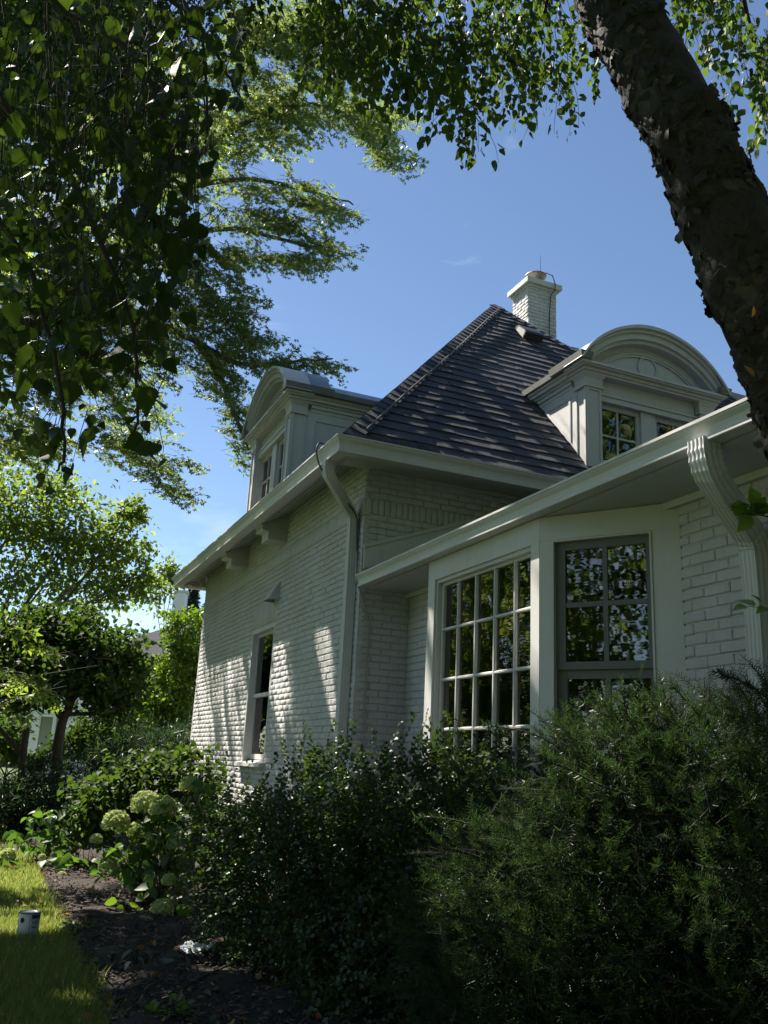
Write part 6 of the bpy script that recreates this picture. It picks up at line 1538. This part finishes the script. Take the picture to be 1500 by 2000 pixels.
hd = MB(); hd.tube([on_can(-1.45, .13, .002), on_can(-.9, .045, .006), on_can(-.3, .03, .008), on_can(.1, .035, .006), on_can(.5, .06, .004)], .0018, 6); hd.build('handle', M_CANR, can)

# crumpled white rag on the mulch
c0 = onz(378, 1857, .03)
n = 26; Vr = []; 
for j in range(n):
    for i in range(n):
        u_, v_ = i / (n - 1) - .5, j / (n - 1) - .5
        h = .10 * math.exp(-((u_ + .12) ** 2 + v_ ** 2) * 14) + .05 * math.exp(-((u_ - .38) ** 2 + (v_ - .1) ** 2) * 40)
        w = mnoise.fractal(Vector((u_ * 7, v_ * 7, 3.3)), .8, 2, 3) * .028 + abs(mnoise.noise(Vector((u_ * 11, v_ * 9, 1)))) * .03
        sq = .13 * math.exp(-max(0, u_ - .12) ** 2 * 30) + .025
        p = np.array([c0[0], c0[1], .0]) + _rt * (u_ * .27 + .02 * math.sin(v_ * 9)) + np.array([_fw[0], _fw[1], 0]) * v_ * sq * 1.4 + np.array([0, 0, .03 + .62 * h * (.55 + .4 * math.cos(v_ * 5)) + 1.1 * w + .05 * max(0, u_ - .2) * 3])
        Vr.append(p)
rag = obj('rag', np_mesh('rag', np.array(Vr), np.array([(j * n + i, j * n + i + 1, (j + 1) * n + i + 1, (j + 1) * n + i) for j in range(n - 1) for i in range(n - 1)]), mat_simple('white_cloth', (.66, .68, .72), .9, 0, 60, .1, .3), True))
tag(rag, 'crumpled white rag lying on the dark mulch', 'rag')
# fallen twigs
for (a, b, lab) in (((455, 1880), (270, 1990), 'long bare twig slanting over the mulch below the rag'), ((200, 1812), (305, 1835), 'thin pale stick on the mulch between can and rag'), ((190, 1798), (290, 1780), 'straight sunlit twig under the drooping hydrangea head'), ((295, 1995), (335, 1990), 'short twig on the bare soil beside the sprouting weed')):
    A_, B_2 = onz(*a, .04), onz(*b, .04); k = MB(); mid = (A_ + B_2) / 2 + np.array([.02, .03, .03])
    k.tube(smooth_path([A_, mid, B_2], 2), .006, 5); k.tube(smooth_path([mid, mid + (B_2 - A_) * .2 + np.array([.05, .02, .03])], 1), .003, 4)
    tag(k.build('twig', M_TWIG), lab, 'twig', 'fallen twigs on the mulch')
# wilted clump, sprout and single weeds in the bed
def small_plant(name, label, cat, base, n, spread, h, size, leaf, tmpl, droop=.5):
    e_ = empty(name, base, label, cat); nb = NB(); a = RNG.random(n) * 6.283; q = np.sqrt(RNG.random(n)) * spread
    O = np.stack([base[0] + q * np.cos(a), base[1] + q * np.sin(a), .03 + h * RNG.random(n) * (1 - q / spread * .5)], 1); D = np.stack([np.cos(a), np.sin(a), -droop + .4 * RNG.normal(size=n)], 1) + RNG.normal(size=(n, 3)) * .3
    nb.add(*stamp(tmpl, O, D, rdir(n, 1.2), size * (.6 + .7 * RNG.random(n)))); obj('foliage', nb.mesh('foliage', [leaf]), e_)
    sb = NB()
    for i in range(0, n, 3): sb.tube([np.array([base[0], base[1], 0]), (O[i] + np.array(base)) / 2 + np.array([0, 0, h * .4]), O[i]], [.004, .003, .002], 4, 0)
    obj('stem', sb.mesh('stem', [M_TWIG], True), e_)
LF_LONG = fan([(0.13, 0.25), (0.14, 0.55)], .4, .45)
small_plant('wilted_plant', 'grey wilted plant clump collapsed on the mulch', 'plant', onz(268, 1893), 60, .26, .13, .13, L_WILT, LF_LONG)
small_plant('wilted_plant', 'smaller wilted clump with curled leaves nearer the rag', 'plant', onz(335, 1890), 34, .18, .10, .11, L_WILT, LF_LONG)
small_plant('weed', 'yellow-green weed tuft sprouting from soil at the bottom of the bed', 'plant', onz(335, 1992), 46, .13, .09, .06, L_BRIGHT, LF_OVAL, .1)
small_plant('weed', 'low pale weed mat on the mulch right of the paint can', 'plant', onz(152, 1820), 60, .16, .05, .05, L_HYD, LF_OVAL, .1)
small_plant('weed', 'weed with upright oval leaves standing in the sunlit mulch', 'plant', onz(250, 1785), 9, .14, .20, .10, L_BRIGHT, LF_ROUND, -.2)
small_plant('weed', 'sunlit light green sprig leaning out of the broad shrub beside the rag', 'plant', onz(420, 1880), 26, .12, .16, .07, L_HYD, LF_OVAL, .2)

# ================================================================== NEIGHBOURING HOUSE AND BEYOND
nbp = at(230, 1400, 46)
nh = empty('neighbour_house', (nbp[0], nbp[1], 0), 'white house with dark hipped roof and white chimney seen through the trees', 'house')
def wz(px, py, d): return at(px, py, d)
dN = 46.0
def nbox(px0, px1, z0, z1, d0, dep):
    a, b = at(px0, 1400, d0), at(px1, 1400, d0); v = np.array([b[0] - a[0], b[1] - a[1], 0]); f_ = np.array([_fw[0], _fw[1], 0]) / math.hypot(_fw[0], _fw[1]) * dep
    m = MB(); m.obox((a[0], a[1], z0), v, f_, (0, 0, z1 - z0)); return m, np.array([a[0], a[1], 0]), v, f_
m, a0_, v0_, f0_ = nbox(60, 420, 0, 5.0, dN, 9); m.build('wall', M_WHITE, nh)
rf_ = MB(); ez, rz_ = 5.0, 8.75; o_ = unit(v0_) * .5; fo = unit(f0_) * .5
A1, B1, C1, D1 = a0_ - o_ - fo, a0_ + v0_ + o_ - fo, a0_ + v0_ + o_ + f0_ + fo, a0_ - o_ + f0_ + fo
Z = lambda p, z: np.array([p[0], p[1], z]); r1_, r2_ = a0_ + v0_ * .62 + f0_ * .5, a0_ + v0_ * 1.2 + f0_ * .5
rf_.poly([Z(A1, ez), Z(B1, ez), Z(r2_, rz_), Z(r1_, rz_)]); rf_.poly([Z(D1, ez), Z(A1, ez), Z(r1_, rz_)]); rf_.poly([Z(C1, ez), Z(D1, ez), Z(r1_, rz_), Z(r2_, rz_)]); rf_.poly([Z(B1, ez), Z(C1, ez), Z(r2_, rz_)]); rf_.poly([Z(A1, ez), Z(D1, ez), Z(C1, ez), Z(B1, ez)])
M_NROOF = mat_simple('neighbour_slate', (.030, .031, .045), .9, 0, 6, .35, .4)
nr = rf_.build('roof', M_NROOF, nh)
# tile courses on the visible slope
for k in range(20):
    f_ = k / 20; p0 = Z(A1, ez) + (Z(r1_, rz_) - Z(A1, ez)) * f_; p1 = Z(B1, ez) + (Z(r2_, rz_) - Z(B1, ez)) * f_
    q = MB(); q.obox(p0 - fo * .05 + np.array([0, 0, .01]), p1 - p0, (Z(r1_, rz_) - Z(A1, ez)) * .048, (0, 0, .07)); q.build('tile_course', M_NROOF, nr)
c1 = at(311, 1400, 48); c2 = at(335, 1400, 48); v_ = np.array([c2[0] - c1[0], c2[1] - c1[1], 0])
q = MB(); q.obox((c1[0], c1[1], 6), v_, unit(f0_) * .7, (0, 0, 4.3)); ncm = q.build('chimney', M_WHITE, nh)
q = MB(); q.obox((c1[0], c1[1], 10.301) - unit(v_) * .06 - unit(f0_) * .06, v_ + unit(v_) * .12, unit(f0_) * .82, (0, 0, .12)); q.build('chimney_cap', M_CHIM, ncm)
for (px, z0, z1) in ((150, 1.0, 2.6), (205, 1.0, 2.6), (300, 1.0, 2.6), (350, 1, 2.6)):
    a, b = at(px, 1400, dN - .04), at(px + 22, 1400, dN - .04); q = MB(); q.obox((a[0], a[1], z0), (b[0] - a[0], b[1] - a[1], 0), unit(f0_) * .03, (0, 0, z1 - z0)); w_ = q.build('window', M_DARK, nh)
    q = MB(); q.obox((a[0], a[1], z0 - .1) - unit(f0_) * .05, (b[0] - a[0], b[1] - a[1], 0), unit(f0_) * .05, (0, 0, .09)); q.build('sill', M_WHITE, w_)
# white porch in front of it
pb = at(80, 1420, 40); pr_ = empty('garden_porch', (pb[0], pb[1], 0), 'small white gabled porch on posts beyond the ornamental tree', 'porch')
sx_ = np.array([_rt[0], _rt[1], 0]); fy_ = np.array([_fw[0], _fw[1], 0]) / math.hypot(_fw[0], _fw[1]); pc = np.array([pb[0], pb[1], 0])
for s in (-.55, .55):
    for f_ in (0, 1.2):
        q = MB(); q.obox(pc + sx_ * (s - .06) + fy_ * f_, sx_ * .12, fy_ * .12, (0, 0, 3.0)); q.build('post', M_WHITE, pr_)
q = MB(); q.prism([pc - sx_ * .8 + np.array([0, 0, 3.0]), pc + sx_ * .8 + np.array([0, 0, 3.0]), pc + np.array([0, 0, 3.7])], fy_ * 1.35); q.build('roof', M_WHITE, pr_)
q = MB(); q.obox(pc - sx_ * .5 + fy_ * 1.25, sx_ * 1.0, fy_ * .05, (0, 0, 2.9)); q.build('lattice', mat_simple('grey_green_board', (.25, .28, .22), .7), pr_)
# white fence post
fp = onz(38, 1530); q = MB(); 
fpp = np.array([at(38, 1500, 26)[0], at(38, 1500, 26)[1], 0]); q.obox(fpp, (.14, 0, 0), (0, .14, 0), (0, 0, 1.25)); q.obox(fpp + (-.03, -.03, 1.251), (.2, 0, 0), (0, .2, 0), (0, 0, .06))
tag(q.build('fence_post', M_WHITE), 'single white square post at the end of the sunlit lawn', 'post')
# spruce behind the neighbour's chimney
def conifer(base, h, r, label, n=2600):
    e_ = empty('spruce_tree', base, label, 'tree', 'spruces behind the neighbour house'); nb = NB(); t = RNG.random(n) ** .7; a = RNG.random(n) * 6.283; lay = np.sin(t * 60) * .12 + .88
    q = r * (1 - t) * lay * np.sqrt(RNG.random(n)); O = np.stack([base[0] + q * np.cos(a), base[1] + q * np.sin(a), .8 + t * (h - .8)], 1); D = np.stack([np.cos(a), np.sin(a), -.5 + .3 * RNG.normal(size=n)], 1)
    nb.add(*stamp(LF_LONG, O, D, rdir(n, 1.5), .5 * (.6 + .6 * RNG.random(n)))); obj('crown', nb.mesh('crown', [L_CONIF]), e_)
    tk = NB(); limb(tk, [np.array(base), np.array(base) + (0, 0, h * .5), np.array(base) + (0, 0, h * .97)], .25, .03, 7, 0); obj('trunk', tk.mesh('trunk', [M_MAPLEBARK], True), e_)
for (px, d, ytop, r, lab) in ((352, 62, 1128, 2.6, 'dark spruce rising behind the white neighbour chimney'), (382, 66, 1165, 2.4, 'smaller spruce between the neighbour roof and the brick wing')):
    b = at(px, 1400, d); hgt = at(px, ytop, d)[2]; conifer((b[0], b[1], 0), hgt, r, lab)
# leafy belt far behind the lawn
for k, (px, d, ytop, w_) in enumerate(((-120, 70, 1180, 9), (20, 75, 1230, 9), (150, 72, 1240, 8), (250, 80, 1230, 7), (430, 85, 1260, 8), (-300, 70, 1150, 9))):
    b = at(px, 1400, d); h_ = at(px, ytop, d)[2]; bb = [((b[0], b[1], h_ * .62), (w_ * .5, w_ * .5, h_ * .38), 1300), ((b[0] + 2, b[1], h_ * .4), (w_ * .45, w_ * .45, h_ * .35), 900), ((b[0] - 2, b[1], h_ * .35), (w_ * .45, w_ * .45, h_ * .33), 900)]
    labs = ('far tree closing the lawn view behind the yellow-green tree', 'far tree')
    leafy('distant_tree', 'distant green tree in the belt behind the neighbour house', 'tree', (b[0], b[1], 0), bb, LF_DIAM, .6, L_DARK if k % 2 else L_BACK, stems_to((b[0], b[1], 0), bb, .25, .4), group='distant trees behind the neighbour house', sig=.4)
